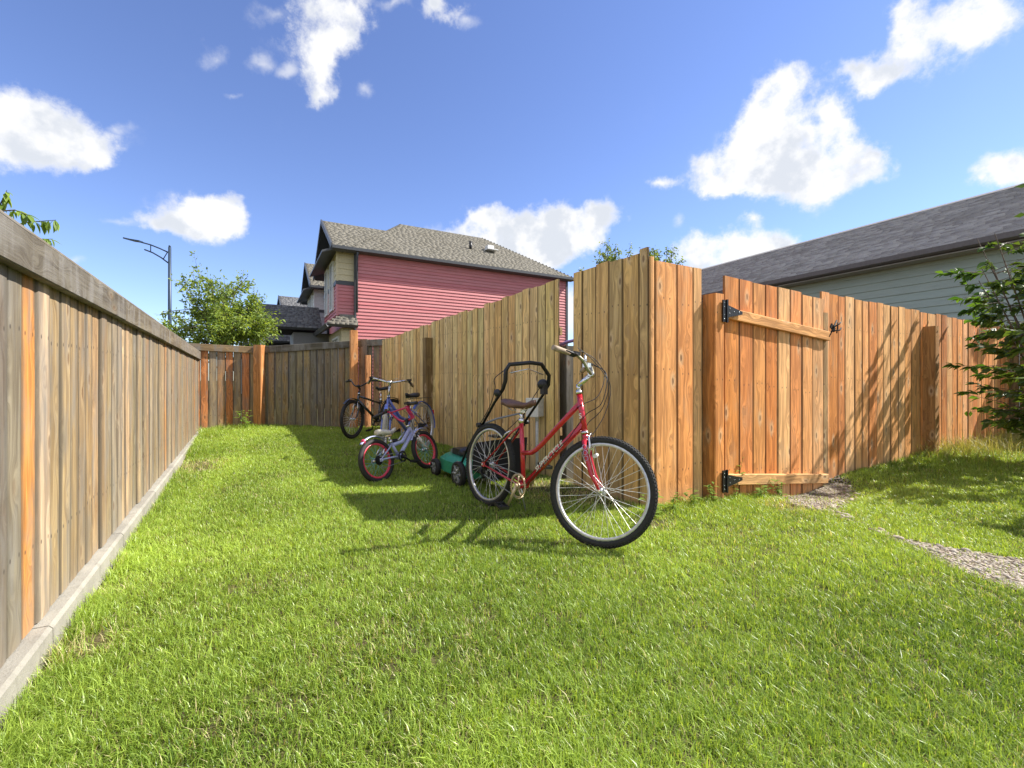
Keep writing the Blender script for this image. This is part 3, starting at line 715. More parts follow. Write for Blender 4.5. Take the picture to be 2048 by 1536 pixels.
def house(label, loc, rz, wallmat, roofmat, upmat, detail=True, step=.117, porch=True, group=None):
    t = thing('house', label, 'house', loc, rz, group)
    E = 5.42; D = 8.44; WL = 8.72
    b = MB(); b.box((WL/2 + .02, D/2, E/2), (WL - .04, D - .46, E)); b.build('wall', wallmat, t)
    if detail: siding(t, .0, WL, .2, E - .06, step, wallmat, y=.2)
    # upper bay
    b = MB(); b.box((-.28, 2.0, 4.28), (.60, 3.2, 2.2)); b.build('bay', wallmat, t)
    siding(t, -.585, -.01, 3.22, 4.24, step, wallmat, y=.38); siding(t, .39, 3.6, 3.22, 4.24, step if detail else .2, wallmat, y=-.59, flip=True)
    siding(t, -.585, -.01, 4.38, 5.36, .20, upmat, y=.38); siding(t, .39, 3.6, 4.38, 5.36, .2, upmat, y=-.59, flip=True)
    bd_ = MB(); bd_.box((-.30, 2.0, 4.31), (.66, 3.28, .14)); bd_.build('band_board', M['trim_grey'], t)
    c = MB(); c.box((-.585, .375, 4.86), (.07, .05, 1.0)); c.build('corner_trim', upmat, t)
    c = MB(); c.box((-.585, .375, 3.72), (.07, .05, 1.04)); c.build('corner_trim', wallmat, t)
    window(t, .95, 1.75, 3.45, 5.15, -.61, bars=1); window(t, 2.3, 3.1, 3.45, 5.15, -.61, bars=1)
    # skirt roof and lower wall
    roof_plane(t, [(-1.0, 4.0, 2.86), (-1.0, -.05, 2.86), (-.42, .30, 3.24), (-.42, 4.0, 3.24)], roofmat, M['trim_grey'], .12, .125)
    roof_plane(t, [(-1.0, -.05, 2.86), (.02, -.05, 2.86), (.02, .30, 3.24), (-.42, .30, 3.24)], roofmat, M['trim_grey'], .12, .125)
    b = MB(); b.box((-.22, 2.0, 1.45), (.44, 3.2, 2.7)); b.build('bay', upmat, t)
    siding(t, -.45, -.01, .3, 2.75, .2, upmat, y=.38)
    window(t, .8, 2.2, 1.2, 2.55, -.46, bars=2)
    if porch:   # gabled porch roof, dark
        roof_plane(t, [(-3.0, 3.4, 3.05), (-.7, 3.4, 3.05), (-.7, 4.7, 4.05), (-3.0, 4.7, 4.05)], M['shingle_dark'], M['trim_grey'], .1)
        roof_plane(t, [(-.7, 6.0, 3.05), (-3.0, 6.0, 3.05), (-3.0, 4.7, 4.05), (-.7, 4.7, 4.05)], M['shingle_dark'], M['trim_grey'], .1)
        g_ = MB(); g_.prism([(-2.8, 3.6, 3.0), (-2.8, 5.8, 3.0), (-2.8, 4.7, 3.85)], (.05, 0, 0)); g_.build('gable', M['dk_siding'], t)
        for yy_ in (3.6, 5.8):
            c = MB(); c.box((-2.75, yy_, 1.5), (.16, .16, 3.0)); c.build('column', M['white_trim'], t)
        b = MB(); b.box((-.9, 4.9, 1.45), (1.6, 2.2, 2.9)); b.build('entry', M['dk_siding'], t)
    # main roof
    Lh, Rh, Rr = 2.6, 6.58, (4.22, 7.95)
    e0, e1 = -.2, 9.0
    roof_plane(t, [(e0, 0, E), (e1, 0, E), (Rh, Rr[0], Rr[1]), (Lh, Rr[0], Rr[1])], roofmat, M['trim_grey'], .1, .125)
    roof_plane(t, [(e1, 0, E), (e1, D, E), (Rh, Rr[0], Rr[1])], roofmat, M['trim_grey'], .1, .125)
    roof_plane(t, [(e1, D, E), (e0, D, E), (Lh, Rr[0], Rr[1]), (Rh, Rr[0], Rr[1])], roofmat, M['trim_grey'], .1, .125)
    roof_plane(t, [(e0, D, E), (e0, 0, E), (Lh, Rr[0], Rr[1])], roofmat, M['trim_grey'], .1, .125)
    # front gable
    roof_plane(t, [(-.78, 0.002, E+.003), (1.7, 0.002, E+.003), (1.7, 2.73, 7.063), (-.78, 2.73, 7.063)], roofmat, M['trim_grey'], .12, .125)
    roof_plane(t, [(1.7, 5.46, E), (-.78, 5.46, E), (-.78, 2.73, 7.06), (1.7, 2.73, 7.06)], roofmat, M['trim_grey'], .12, .125)
    g_ = MB(); g_.prism([(-.45, .3, E - .1), (-.45, 5.2, E - .1), (-.45, 2.73, 6.88)], (.06, 0, 0)); g_.build('gable', M['trim_grey'], t)
    rk = MB(); rk.prism([(-.84, -.03, E - .1), (-.84, 2.73, 6.93), (-.84, 2.73, 7.1), (-.84, -.03, E + .08)], (.05, 0, 0)); rk.prism([(-.84, 5.49, E - .1), (-.84, 2.73, 6.93), (-.84, 2.73, 7.1), (-.84, 5.49, E + .08)], (.05, 0, 0)); rk.build('rake_board', M['trim_grey'], t)
    pent = MB(); pent.prism([(-1.1, .0, 5.16), (-1.1, 4.1, 5.16), (-.4, 4.1, 5.42), (-.4, .0, 5.42)], (0, 0, .07)); pent.build('pent_roof', M['trim_grey'], t)
    gu = MB(); gu.prism([(-.80, -.02, E - .13), (-.80, -.12, E - .10), (-.80, -.12, E + .0), (-.80, -.02, E + .0)], (9.8, 0, 0)); gu.build('gutter', M['trim_grey'], t)
    so = MB(); so.box((4.1, .10, E - .115), (9.7, .22, .02)); so.build('soffit', plain('soffit', (.10, .10, .11), .6), t)
    ds = MB(); ds.tube([(.0, -.05, E - .12), (.0, .08, E - .3), (.0, .12, E - .4), (.0, .12, 3.3)], .04, 6); ds.build('downpipe', M['trim_grey'], t)
    c = MB(); c.box((-.03, .26, 2.7), (.06, .16, 5.3)); c.build('corner_trim', M['trim_grey'], t)
    c = MB(); c.box((WL, .19, 2.7), (.10, .05, 5.3)); c.build('corner_trim', M['trim_grey'] if detail else wallmat, t)
    if detail:
        v = MB(); v.tube([(5.0, 2.0, 6.55), (5.0, 2.0, 6.95)], .06, 10); v.build('vent_pipe', M['black_metal'], t)
        v = MB(); v.box((5.95, 2.1, 6.82), (.30, .30, .20)); v.box((5.95, 2.0, 6.70), (.5, .5, .04)); v.build('roof_vent', M['white_trim'], t)
    return t
HA = math.atan2(.489, .872); H0 = np.array([-5.15, 15.0]); NP = np.array([-.489, .872])
house('red-sided house with a tan shingle hip roof and cream corner bay', (H0[0], H0[1], 0), HA, M['red_siding'], M['shingle_tan'], M['cream'])
p2 = H0 + NP * 7.1
house('grey house immediately behind the red house', (p2[0], p2[1], 0), HA, M['plum_siding'], M['shingle_tan'], M['white_trim'], False, .2)
p3 = H0 + NP * 14.5 + np.array([-.9, 0])
house('third house in the row with a dark shingle roof', (p3[0], p3[1], -.5), HA + .06, M['dk_siding'], M['shingle_dark'], M['plum_siding'], False, .2)
p4 = H0 + NP * 21.5 + np.array([-2.4, 0])
house('farthest grey house in the row beside the tree crown', (p4[0], p4[1], -1.2), HA + .12, M['plum_siding'], M['shingle_tan'], M['white_trim'], False, .2)

# ------------------------------------------------------------------ street lamp
sl = thing('street_lamp', 'dark blue street lamp with curved double arm above the left tree', 'street lamp', (-17.95, 23.6, 0), 0)
m = MB(); m.tube([(0, 0, 0), (0, 0, 4), (0, 0, 8.0)], [.11, .085, .07], 12); m.ball((0, 0, 8.05), .06); m.build('pole', M['lamp_blue'], sl)
m = MB(); m.tube([(-.05, 0, 7.72), (-.5, 0, 7.93), (-1.0, 0, 8.13), (-1.55, 0, 8.28)], .035, 8); m.tube([(-.05, 0, 7.16), (-.45, 0, 7.46), (-.9, 0, 7.72), (-1.32, 0, 7.88)], .035, 8)
m.tube([(-1.0, 0, 8.12), (-1.0, 0, 7.76)], .022, 6); m.tube([(-.12, 0, 7.74), (-.33, 0, 7.40)], .022, 6); m.build('arm', M['lamp_blue'], sl)
m = MB(); m.prism([(-1.5, -.13, 8.26), (-1.95, -.16, 8.33), (-2.42, -.05, 8.45), (-2.42, .05, 8.45), (-1.95, .16, 8.33), (-1.5, .13, 8.26)], (.01, 0, .07)); m.build('lamp_head', M['lamp_blue'], sl)

# ------------------------------------------------------------------ foliage
def leaf_mesh(name, P, D, U, S, mat, parent=None, wid=.42):
    """P base points, D direction, U side vector, S length: folded leaves"""
    n = len(P); D = D / np.linalg.norm(D, axis=1, keepdims=True); U = U - (U * D).sum(1, keepdims=True) * D; U /= np.linalg.norm(U, axis=1, keepdims=True)
    N = np.cross(D, U); S = S[:, None]
    droop = np.zeros_like(P); droop[:, 2] = -.18
    v0 = P; v1 = P + D*S*.45 + U*S*wid*.5 + N*S*.10; v2 = P + D*S + droop*S; v3 = P + D*S*.45 - U*S*wid*.5 + N*S*.10
    V = np.stack([v0, v1, v2, v3], 1).reshape(-1, 3); b = np.arange(n)[:, None] * 4
    F = np.concatenate([b + np.array([0, 1, 2]), b + np.array([0, 2, 3])], 1).reshape(-1)
    return np_mesh(name, V, F, np.full(2*n, 3), mat, parent)
def rvec(n): v = rng.normal(size=(n, 3)); return v / np.linalg.norm(v, axis=1, keepdims=True)
def tree(name, label, cat, base, trunk_h, crown_c, crown_r, nlimb, ntwig, nleaf, lsize, mat, trunk_r=.07, seed=1, top_bias=0, group=None):
    rr = np.random.default_rng(seed); t = thing(name, label, cat, (base[0], base[1], base[2]), 0, group)
    cc = np.array(crown_c) - np.array(base); cr = np.array(crown_r)
    m = MB(); top = Vector((cc[0], cc[1], cc[2] + cr[2]*.55))
    trunk = [Vector((0,0,-.05)), Vector((cc[0]*.3, cc[1]*.3, trunk_h*.6)), Vector((cc[0]*.7, cc[1]*.7, trunk_h)), Vector((cc[0], cc[1], cc[2])), top]
    m.tube(trunk, [trunk_r, trunk_r*.85, trunk_r*.7, trunk_r*.4, trunk_r*.12], 8); m.build('trunk', M['bark'], t)
    tips = []; lm = MB()
    for i in range(nlimb):
        d = rr.normal(size=3); d /= np.linalg.norm(d); d[2] = abs(d[2])*1.1 - .35 + top_bias; d /= np.linalg.norm(d)
        e = cc + d * cr * rr.uniform(.7, 1.02); f = rr.uniform(.0, .8)
        s = np.array(trunk[2]) * (1-f) + np.array(top) * f; s[2] = min(s[2], e[2] - .05*cr[2]) if e[2] > trunk_h*.5 else trunk_h*.7
        mid_ = (s + e)/2 + rr.normal(size=3)*.06*cr + np.array([0,0,.06*cr[2]])
        lm.tube([s, mid_, e], [trunk_r*.32, trunk_r*.18, trunk_r*.06], 5, False)
        for k in range(ntwig):
            q = rr.uniform(.25, 1.0); b = (s*(1-q)**2 + 2*mid_*q*(1-q) + e*q*q); dd = rr.normal(size=3); dd /= np.linalg.norm(dd); dd = dd*.8 + d*.5 + np.array([0,0,.25])
            tip = b + dd * cr.mean() * rr.uniform(.10, .26); lm.tube([b, tip], [trunk_r*.07, trunk_r*.03], 3, False); tips.append((b, tip))
    lm.build('limbs', M['bark'], t, fix=False)
    B = np.array([a for a, b in tips]); T = np.array([b for a, b in tips]); q = rr.uniform(.1, 1.1, (len(tips), nleaf, 1))
    P_ = (B[:, None] * (1-q) + T[:, None] * q).reshape(-1, 3) + rr.normal(size=(len(tips)*nleaf, 3)) * lsize * .35
    D_ = rr.normal(size=P_.shape) * .8 + np.array([0, 0, -.35]) + np.repeat(T - B, nleaf, 0) * 3; U_ = rr.normal(size=P_.shape)
    c = leaf_mesh('crown', P_, D_, U_, rr.uniform(.6, 1.15, len(P_)) * lsize, mat, t); c['kind'] = 'stuff'
    return t
tree('tree', 'bushy bright green tree behind the far corner fence below the street lamp', 'tree', (-8.5, 13.3, 0), 1.3, (-8.6, 13.2, 2.5), (1.6, 1.45, 1.9), 60, 13, 15, .125, M['leaf_tree'], .08, 11)
tree('tree', 'thin leafy treetop showing just above the tan corner fence', 'tree', (3.35, 14.3, 0), 3.0, (3.15, 14.2, 4.15), (1.05, .9, 1.2), 24, 8, 12, .11, M['leaf_far'], .07, 5, .45)
tree('tree', 'dark leafy treetop beside the corner board above the gate fence', 'tree', (4.6, 14.0, 0), 3.0, (4.5, 13.9, 4.2), (.8, .7, 1.25), 18, 9, 13, .11, M['leaf_far'], .07, 8, .45)

# large leaves: one shared mesh
M['leaf_light'] = M['leaf_big'].copy()
for nd_ in M['leaf_light'].node_tree.nodes:
    if nd_.type == 'MIX' and tuple(round(q, 3) for q in nd_.inputs[6].default_value)[:3] == (.035, .09, .02): nd_.inputs[6].default_value = (.12, .20, .03, 1); nd_.inputs[7].default_value = (.26, .36, .06, 1)
def big_leaf(L=1.0, wd=.52, n=5):
    m = MB(); vs_ = []
    prof = [0, .62, 1.0, .86, .5, 0]
    for i in range(n+1):
        t = i/n; x = L*t; hw = wd*L/2*prof[i]; z = -.25*L*t*t
        vs_ += [(x, -hw, z + hw*.35), (x, 0, z), (x, hw, z + hw*.35)]
    fs = []
    for i in range(n):
        for j in (0, 1): fs.append((i*3+j, i*3+j+1, (i+1)*3+j+1, (i+1)*3+j))
    m.add(vs_, fs, True); me = m.mesh('leaf'); me.materials.append(M['leaf_big']); return me
LEAF, LEAF2 = big_leaf(), big_leaf(1.0, .34)
LEAF2.materials.clear(); LEAF2.materials.append(M['leaf_light'])
def shrub(label, base, stems, nl_obj, nl_mass, lsize, seed, spread, h, lo=.25, vis=None, leafme=LEAF, name='shrub'):
    rr = random.Random(seed); t = thing(name, label, 'shrub', (base[0], base[1], 0), 0); sm = MB(); tw = []
    for i in range(stems):
        a = 6.283*i/stems + rr.uniform(-.4, .4); e = Vector((math.cos(a)*spread*rr.uniform(.3, .9), math.sin(a)*spread*rr.uniform(.3, .9), h*rr.uniform(.65, 1.0)))
        mid_ = Vector((e.x*.35, e.y*.35, e.z*.55)); sm.tube([(0,0,-.02), mid_, e], [.018, .011, .004], 6, False)
        for k in range(16):
            q = rr.uniform(.12, 1.0); b = mid_*2*q*(1-q) + e*q*q; aa = rr.uniform(0, 6.283); L = spread*rr.uniform(.25, .75)*(1.15-q*.6)
            tip = b + Vector((math.cos(aa)*L, math.sin(aa)*L, rr.uniform(-.12, .35)*L)); 
            if tip.z < .08: tip.z = .08
            sm.tube([b, (b+tip)/2 + Vector((0,0,.03)), tip], [.005, .004, .002], 4, False); tw.append((b, tip))
    sm.build('stems', M['bark'], t, fix=False)
    cnt = 0; rr.shuffle(tw); spots = []
    while len(spots) < nl_obj + nl_mass:
        b, tip = tw[rr.randrange(len(tw))]; q = rr.uniform(.2, 1.05); p = b.lerp(tip, q)
        d = (tip - b).normalized() + Vector((rr.gauss(0,.6), rr.gauss(0,.6), rr.gauss(-.25,.35))); spots.append((p, d.normalized(), rr.uniform(.65, 1.2)*lsize))
    key = (lambda s_: (Vector((base[0], base[1], 0)) + s_[0]).x - vis) if vis is not None else (lambda s_: 0)
    spots.sort(key=lambda s_: (Vector(base) + s_[0]).x / max(.1, (Vector(base) + s_[0]).y))
    for (p, d, s_) in spots[:nl_obj]:
        o = link('leaf', leafme, t, p); o.rotation_mode = 'QUATERNION'
        qd = d.to_track_quat('X', 'Z'); from mathutils import Quaternion
        o.rotation_quaternion = qd @ Quaternion((1, 0, 0), rr.uniform(-.9, .9)); o.scale = (s_, s_, s_)
    if nl_mass:
        P_ = np.array([s_[0] for s_ in spots[nl_obj:]]); D_ = np.array([s_[1] for s_ in spots[nl_obj:]])
        c = leaf_mesh('foliage', P_, D_, rvec(len(P_)) * .5 + np.array([.3, .3, 0]), np.array([s_[2] for s_ in spots[nl_obj:]]), M['leaf_bush'], t, .5); c['kind'] = 'stuff'
    return t
shrub('leafy dark green shrub at the right end of the orange fence', (6.48, 5.40, 0), 14, 290, 4200, .115, 21, 1.12, 3.35)
shrub('green shrub standing right of the pebble path beyond the picture edge', (5.75, 3.85, 0), 8, 0, 1500, .15, 4, .95, 2.5)
# leafy branch over the weathered fence, top left: tree standing behind it
lt_ = thing('tree', 'leafy tree whose drooping twigs reach over the left fence cap', 'tree', (-5.3, 3.9, 0), 0)
m = MB(); m.tube([(0,0,-.05), (.03,0,1.2), (.2,-.02,2.1), (.5,-.1,2.6)], [.06,.05,.035,.02], 8); m.build('trunk', M['bark'], lt_)
def lp(px, py, Z): return Vector(((px-1024)/FPX*Z + 5.3, Z - 3.9, CH + (HY-py)/FPX*Z))
m = MB(); tws = [[(.2,-.02,2.1), lp(-40, 480, 3.8), lp(5, 400, 3.75), lp(14, 380, 3.75)], [(.2,-.02,2.1), lp(-30, 425, 3.75), lp(30, 420, 3.7), lp(60, 432, 3.7)], [(.2,-.02,2.1), lp(-10, 470, 3.8), lp(50, 445, 3.8), lp(112, 440, 3.75)],
    [(.2,-.02,2.1), lp(0, 500, 3.9), lp(60, 478, 3.85), lp(105, 478, 3.8)], [(.5,-.1,2.6), lp(-80, 330, 3.8), lp(-60, 300, 3.8), lp(-30, 330, 3.7)]]
for q in tws: m.tube(q, [.012, .008, .005, .002], 5, False)
m.build('limbs', M['bark'], lt_, fix=False)
rr = random.Random(9)
for q in tws:
    for k in range(34):
        f = rr.uniform(.0, 1.0); a, b, c_ = Vector(q[1]), Vector(q[2]), Vector(q[3]); p = (a.lerp(b, f) if rr.random() < .35 else b.lerp(c_, f))
        d = Vector((rr.uniform(-.2, .9), rr.uniform(-.6, .6), rr.uniform(-1.1, -.1))).normalized(); o = link('leaf', LEAF2, lt_, p)
        o.rotation_euler = d.to_track_quat('X', 'Z').to_euler(); s_ = rr.uniform(.06, .115); o.scale = (s_, s_, s_)

# ------------------------------------------------------------------ bicycles
def wheel(parent, c, fwd, up, rad, tyre_w, rim_m, spoke_m, tyre_m, nsp=36, tread=False, hubw=.05, name='wheel', rimw=.013):
    c, fwd, up = Vector(c), Vector(fwd).normalized(), Vector(up).normalized(); ax = fwd.cross(up).normalized()
    rr_ = rad - tyre_w*1.9
    rim = MB(); rim.ring(c, fwd, up, rr_, [(-.016, -rimw*.75), (-.012, -rimw), (.006, -rimw), (.009, 0), (.006, rimw), (-.012, rimw), (-.016, rimw*.75)], 56); w_ = rim.build(name, rim_m, parent)
    ty = MB(); prof = [(tyre_w*.98*math.cos(a), tyre_w*.98*math.sin(a)) for a in [2*math.pi*i/10 for i in range(10)]]; ty.ring(c, fwd, up, rad - tyre_w, prof, 56); ty.build('tyre', tyre_m, w_)
    sp = MB()
    for i in range(nsp):
        a = 2*math.pi*i/nsp; side = 1 if i % 2 else -1; k = 1 if (i//2) % 2 else -1; a2 = a + k*1.25
        h = c + (fwd*math.cos(a2) + up*math.sin(a2))*.024 + ax*side*hubw*.6; e = c + (fwd*math.cos(a) + up*math.sin(a))*(rr_ - .012)
        sp.tube([h, e], .0014, 4, False)
    so_ = sp.build('spokes', spoke_m, w_, fix=False); so_['kind'] = 'stuff'
    hb_ = MB(); hb_.tube([c - ax*hubw, c - ax*hubw*.6, c - ax*hubw*.55, c + ax*hubw*.55, c + ax*hubw*.6, c + ax*hubw], [.008, .026, .015, .015, .026, .008], 12)
    hb_.tube([c - ax*(hubw+.02), c + ax*(hubw+.02)], .006, 8); hb_.build('hub', M['chrome'], w_)
    if tread:
        tr_ = MB(); n = 96
        for i in range(n):
            a = 2*math.pi*(i+.5)/n; dd = fwd*math.cos(a) + up*math.sin(a); tt = -fwd*math.sin(a) + up*math.cos(a)
            for q in (-.72, -.25, .25, .72):
                nn = dd*math.cos(q*1.15) + ax*math.sin(q*1.15); pc_ = c + dd*(rad - tyre_w) + nn*tyre_w*1.0 + tt*(.004 if q in (-.25, .72) else -.004)
                rot = Matrix((tt, nn.cross(tt), nn)).transposed(); tr_.box(pc_, (.013, .010, .006), rot)
        to_ = tr_.build('tread', tyre_m, w_, fix=False); to_['kind'] = 'stuff'
    return w_
def cables(parent, lines, r=.0028, mat='black_plastic'):
    for q in lines:
        P_ = [Vector(p) for p in q]; out = []
        for i in range(len(P_)-1):
            p0, p1, p2, p3 = P_[max(i-1,0)], P_[i], P_[i+1], P_[min(i+2, len(P_)-1)]
            for s in range(6):
                t = s/6; out.append(.5*((2*p1) + (p2-p0)*t + (2*p0-5*p1+4*p2-p3)*t*t + (3*p1-p0-3*p2+p3)*t**3))
        out.append(P_[-1]); m = MB(); m.tube(out, r, 5); m.build('cable', M[mat], parent)
def saddle(parent, x0, x1, z, wd, mat, drop=.05):
    m = MB(); n = 9; L = x1 - x0; rows = []
    for i in range(n+1):
        t = i/n; hw = wd/2*(math.sqrt(max(0, math.sin(min(1, t*2.6)*math.pi/2)))*(1 if t < .38 else 1)); 
        if t > .38: hw = wd/2*(1 - .74*ss(np.array(t), .38, .85)); 
        if t == 1: hw = .012
        if t == 0: hw = wd*.32
        zz = z + .012*math.cos(t*5) + (.012 if t > .8 else 0)
        row = []
        for (a, b) in ((-1, -drop*1.0), (-1.02, -.02), (-.75, -.003), (-.3, .004), (0, 0), (.3, .004), (.75, -.003), (1.02, -.02), (1, -drop*1.0)):
            row.append((x0 + L*t, hw*a, zz + b*(1 if t < .5 else .75)))
        rows.append(row)
    k = 9; vs_ = [p for r_ in rows for p in r_]
    fs = [(i*k+j, i*k+j+1, (i+1)*k+j+1, (i+1)*k+j) for i in range(n) for j in range(k-1)] + [tuple(range(k)), tuple(range(n*k, n*k+k))[::-1]] + [(i*k, (i+1)*k, (i+1)*k+k-1, i*k+k-1) for i in range(n)]
    m.add(vs_, fs, True); s_ = m.build('saddle', mat, parent)
    rl = MB()
    for sg in (-1, 1): rl.tube([(x0 + L*.12, sg*.035, z-drop*.9), (x0+L*.3, sg*.022, z-drop-.025), (x0+L*.6, sg*.022, z-drop-.025), (x0+L*.85, sg*.01, z-drop*.6)], .0035, 6)
    rl.build('saddle_rails', M['chrome'], s_)
    return s_
class Steer:
    """frame of everything that turns with the handlebar: axis point o, axis s, angle"""
    def __init__(s, hb, ht, ang):
        s.o = Vector((hb[0], 0, hb[1])); s.s = (Vector((ht[0], 0, ht[1])) - s.o).normalized()
        q = Matrix.Rotation(ang, 3, s.s); s.f = q @ Vector((s.s.z, 0, -s.s.x)); s.l = q @ Vector((0, 1, 0))
    def P(s, f, l, a): return s.o + s.f*f + s.l*l + s.s*a

def bike(name, label, loc, heading, lean, g, group='bicycles parked by the fences'):
    t = thing(name, label, 'bicycle', loc, 0, group); t.rotation_euler = (-lean, 0, heading)
    r_ = g['r']; rax, bb, sc, hb, ht = (g[k] for k in ('rax', 'bb', 'sc', 'hb', 'ht')); pm, tm = g['paint'], g.get('tyre', M['rubber'])
    v3 = lambda p, y=0: Vector((p[0], y, p[1]))
    S_ = Steer(hb, ht, g['steer'])
    # wheels
    wheel(t, v3(rax), (1,0,0), (0,0,1), r_, g['tw'], g['rim'], g['spk'], tm, g.get('nsp', 36), g.get('tread', False), .055)
    k = S_.s.z; axd = (hb[1] - r_) / S_.s.z                        # distance down the axis to wheel height
    FA_ = S_.P(g['rake'] , 0, -axd - .0)
    wup = S_.s; wheel(t, FA_, S_.f, S_.s, r_, g['tw'], g['rim'], g['spk'], tm, g.get('nsp', 36), g.get('tread', False), .045)
    # frame
    fm = MB()
    for (pl_, rad) in g['tubes']: fm.tube([v3(p) for p in pl_], rad, 12)
    fm.tube([v3(hb) - S_.s*.0, v3(ht)], g.get('hr', .020), 14)
    fm.tube([v3(bb, -.036), v3(bb, .036)], .023, 12)
    for sg in (-1, 1):
        fm.tube([v3(bb, sg*.018), v3((bb[0]-.08, bb[1]+.012), sg*.035), v3(rax, sg*.062)], [.012, .010, .008], 8)
        fm.tube([v3(g['ss'], sg*.012), v3((g['ss'][0]-.07, g['ss'][1]-.055), sg*.034), v3(rax, sg*.062)], [.008, .008, .007], 8)
        fm.box(v3((rax[0]+.008, rax[1]), sg*.064), (.04, .006, .035))
    fr_ = fm.build('frame', pm, t)
    # fork
    fk = MB(); cz = -(.035)
    fk.tube([S_.P(0,0,0), S_.P(0,0,-.07)], [.020, .020], 12)
    gap = g['tw'] + .022
    fk.tube([S_.P(0,-gap,-.062), S_.P(0,0,-.050), S_.P(0,gap,-.062)], [.016, .019, .016], 10)
    for sg in (-1, 1):
        fk.tube([S_.P(0, sg*gap, -.055), S_.P(.0, sg*(gap+.002), -axd*.45), S_.P(g['rake']*.25, sg*(gap+.006), -axd*.72), FA_ + S_.l*sg*(gap+.008)], [.0155, .0145, .0125, .009], 10)
    fk.build('fork', g.get('forkpaint', pm), t)
    cp = MB(); cp.tube([S_.P(0,0,-.006), S_.P(0,0,.008)], .026, 14); L = (v3(ht) - v3(hb)).length; cp.build('headset', M['chrome'], t); cp = MB(); cp.tube([S_.P(0,0,L-.004), S_.P(0,0,L+.022)], [.025, .021], 14); cp.build('headset', M['chrome'], t)
    # stem and handlebar
    st_ = MB(); q = g['stem']; st_.tube([S_.P(0,0,L+.02), S_.P(0,0,L+q[0])], .014, 10); st_.tube([S_.P(0,0,L+q[0]-.012), S_.P(q[1],0,L+q[2])], [.017, .015], 10)
    st_.tube([S_.P(q[1],-.025,L+q[2]), S_.P(q[1],.025,L+q[2])], .020, 12); st_.build('stem', g.get('stemm', M['chrome']), t)
    bars = g['bar']                                              # half profile (forward, side, up) from the clamp outwards
    hbm = MB(); half = [S_.P(q[1]+a, b, L+q[2]+c) for a, b, c in bars]; other = [S_.P(q[1]+a, -b, L+q[2]+c) for a, b, c in bars]
    hbm.tube(other[::-1] + half[1:], g.get('br', .0112), 10); hbo = hbm.build('handlebar', g.get('barm', M['chrome']), t)
    if 'cross' in g:
        m = MB(); a, b, c = g['cross']; m.tube([S_.P(q[1]+a, -b, L+q[2]+c), S_.P(q[1]+a, b, L+q[2]+c)], .010, 8); m.build('crossbar', g['barm'], hbo)
    for pts_ in (half, other):
        e, e2 = pts_[-1], pts_[-2]; d = (e - e2).normalized(); gl = g.get('gl', .13)
        m = MB(); m.tube([e + d*.01, e - d*.02, e - d*gl*.6, e - d*gl], [.0175, .0195, .0175, .0165], 12); m.build('grip', g['grip'], hbo)
        m = MB(); c_ = e - d*(gl+.025); dn = S_.f*.9 - S_.s*.35
        m.tube([c_ - d*.02, c_ + d*.02], .018, 10); m.tube([c_, c_ + dn*.035, c_ + dn*.045 + d*.05, c_ + dn*.05 + d*.11], [.010, .009, .007, .005], 8); m.box(c_ - d*.03 + S_.s*.012, (.045, .05, .026)); m.build('brake_lever', g.get('lever', M['black_plastic']), hbo)
    # seat
    sp_ = MB(); a, b = g['post']; sp_.tube([v3(sc), v3((a, b))], .013, 10); sp_.tube([v3(sc) - Vector((0,0,.02)), v3(sc) + Vector((0,0,.022))], .021, 12); sp_.box((a, 0, b), (.05, .05, .025)); sp_.build('seat_post', M['chrome'], t)
    sx0, sx1, sz_, sw = g['saddle']; saddle(t, sx0, sx1, sz_, sw, g['saddlem'])
    # drivetrain on the right side (-y)
    cr_ = g.get('cr', .088); ch = MB(); ch.ring(v3(bb, -.058), (1,0,0), (0,0,1), cr_ - .012, [(0, -.002), (.012, -.002), (.012, .002), (0, .002)], 40)
    for i in range(40):
        a = 6.283*i/40; ch.box(v3((bb[0]+math.cos(a)*(cr_+.003), bb[1]+math.sin(a)*(cr_+.003)), -.058), (.007, .003, .007), Matrix.Rotation(-a, 3, 'Y'))
    for i in range(5):
        a = 6.283*i/5 + .3; ch.tube([v3((bb[0]+math.cos(a)*.018, bb[1]+math.sin(a)*.018), -.058), v3((bb[0]+math.cos(a)*(cr_-.008), bb[1]+math.sin(a)*(cr_-.008)), -.058)], .007, 6, flat=.5)
    ch.tube([v3(bb, -.052), v3(bb, -.064)], .024, 14); cho = ch.build('chainring', g['ringm'], t)
    for sg, ang in ((-1, g['crank']), (1, g['crank'] + math.pi)):
        e = v3((bb[0] + math.cos(ang)*g['cl'], bb[1] + math.sin(ang)*g['cl']), sg*.085)
        m = MB(); m.tube([v3(bb, sg*.072), e], [.017, .011], 8, flat=.6); m.ball(tuple(v3(bb, sg*.076)), (.019, .008, .019), 10, 6); co_ = m.build('crank', g.get('crankm', g['ringm']), t)
        m = MB(); pc_ = e + Vector((0, sg*.055, 0)); rot = Matrix.Rotation(.25, 3, 'Y')
        for dx in (-.035, .035): m.box(pc_ + rot @ Vector((dx, 0, 0)), (.014, .085, .024), rot)
        for dy in (-.038, 0, .038): m.box(pc_ + Vector((0, dy, 0)), (.07, .009, .018), rot)
        m.tube([e, pc_ + Vector((0, sg*.03, 0))], .006, 6); m.build('pedal', M['black_plastic'], co_)
    cm = MB(); cgr = .034; cm.tube([v3((bb[0], bb[1]+cr_), -.058), v3((rax[0], rax[1]+cgr), -.054)], .0042, 5); cm.tube([v3((bb[0], bb[1]-cr_), -.058), v3((rax[0]+.02, rax[1]-.085), -.054), v3((rax[0]-.0, rax[1]-.07), -.054)], .0042, 5)
    cm.build('chain', M['grey_plastic'], t)
    cg = MB(); 
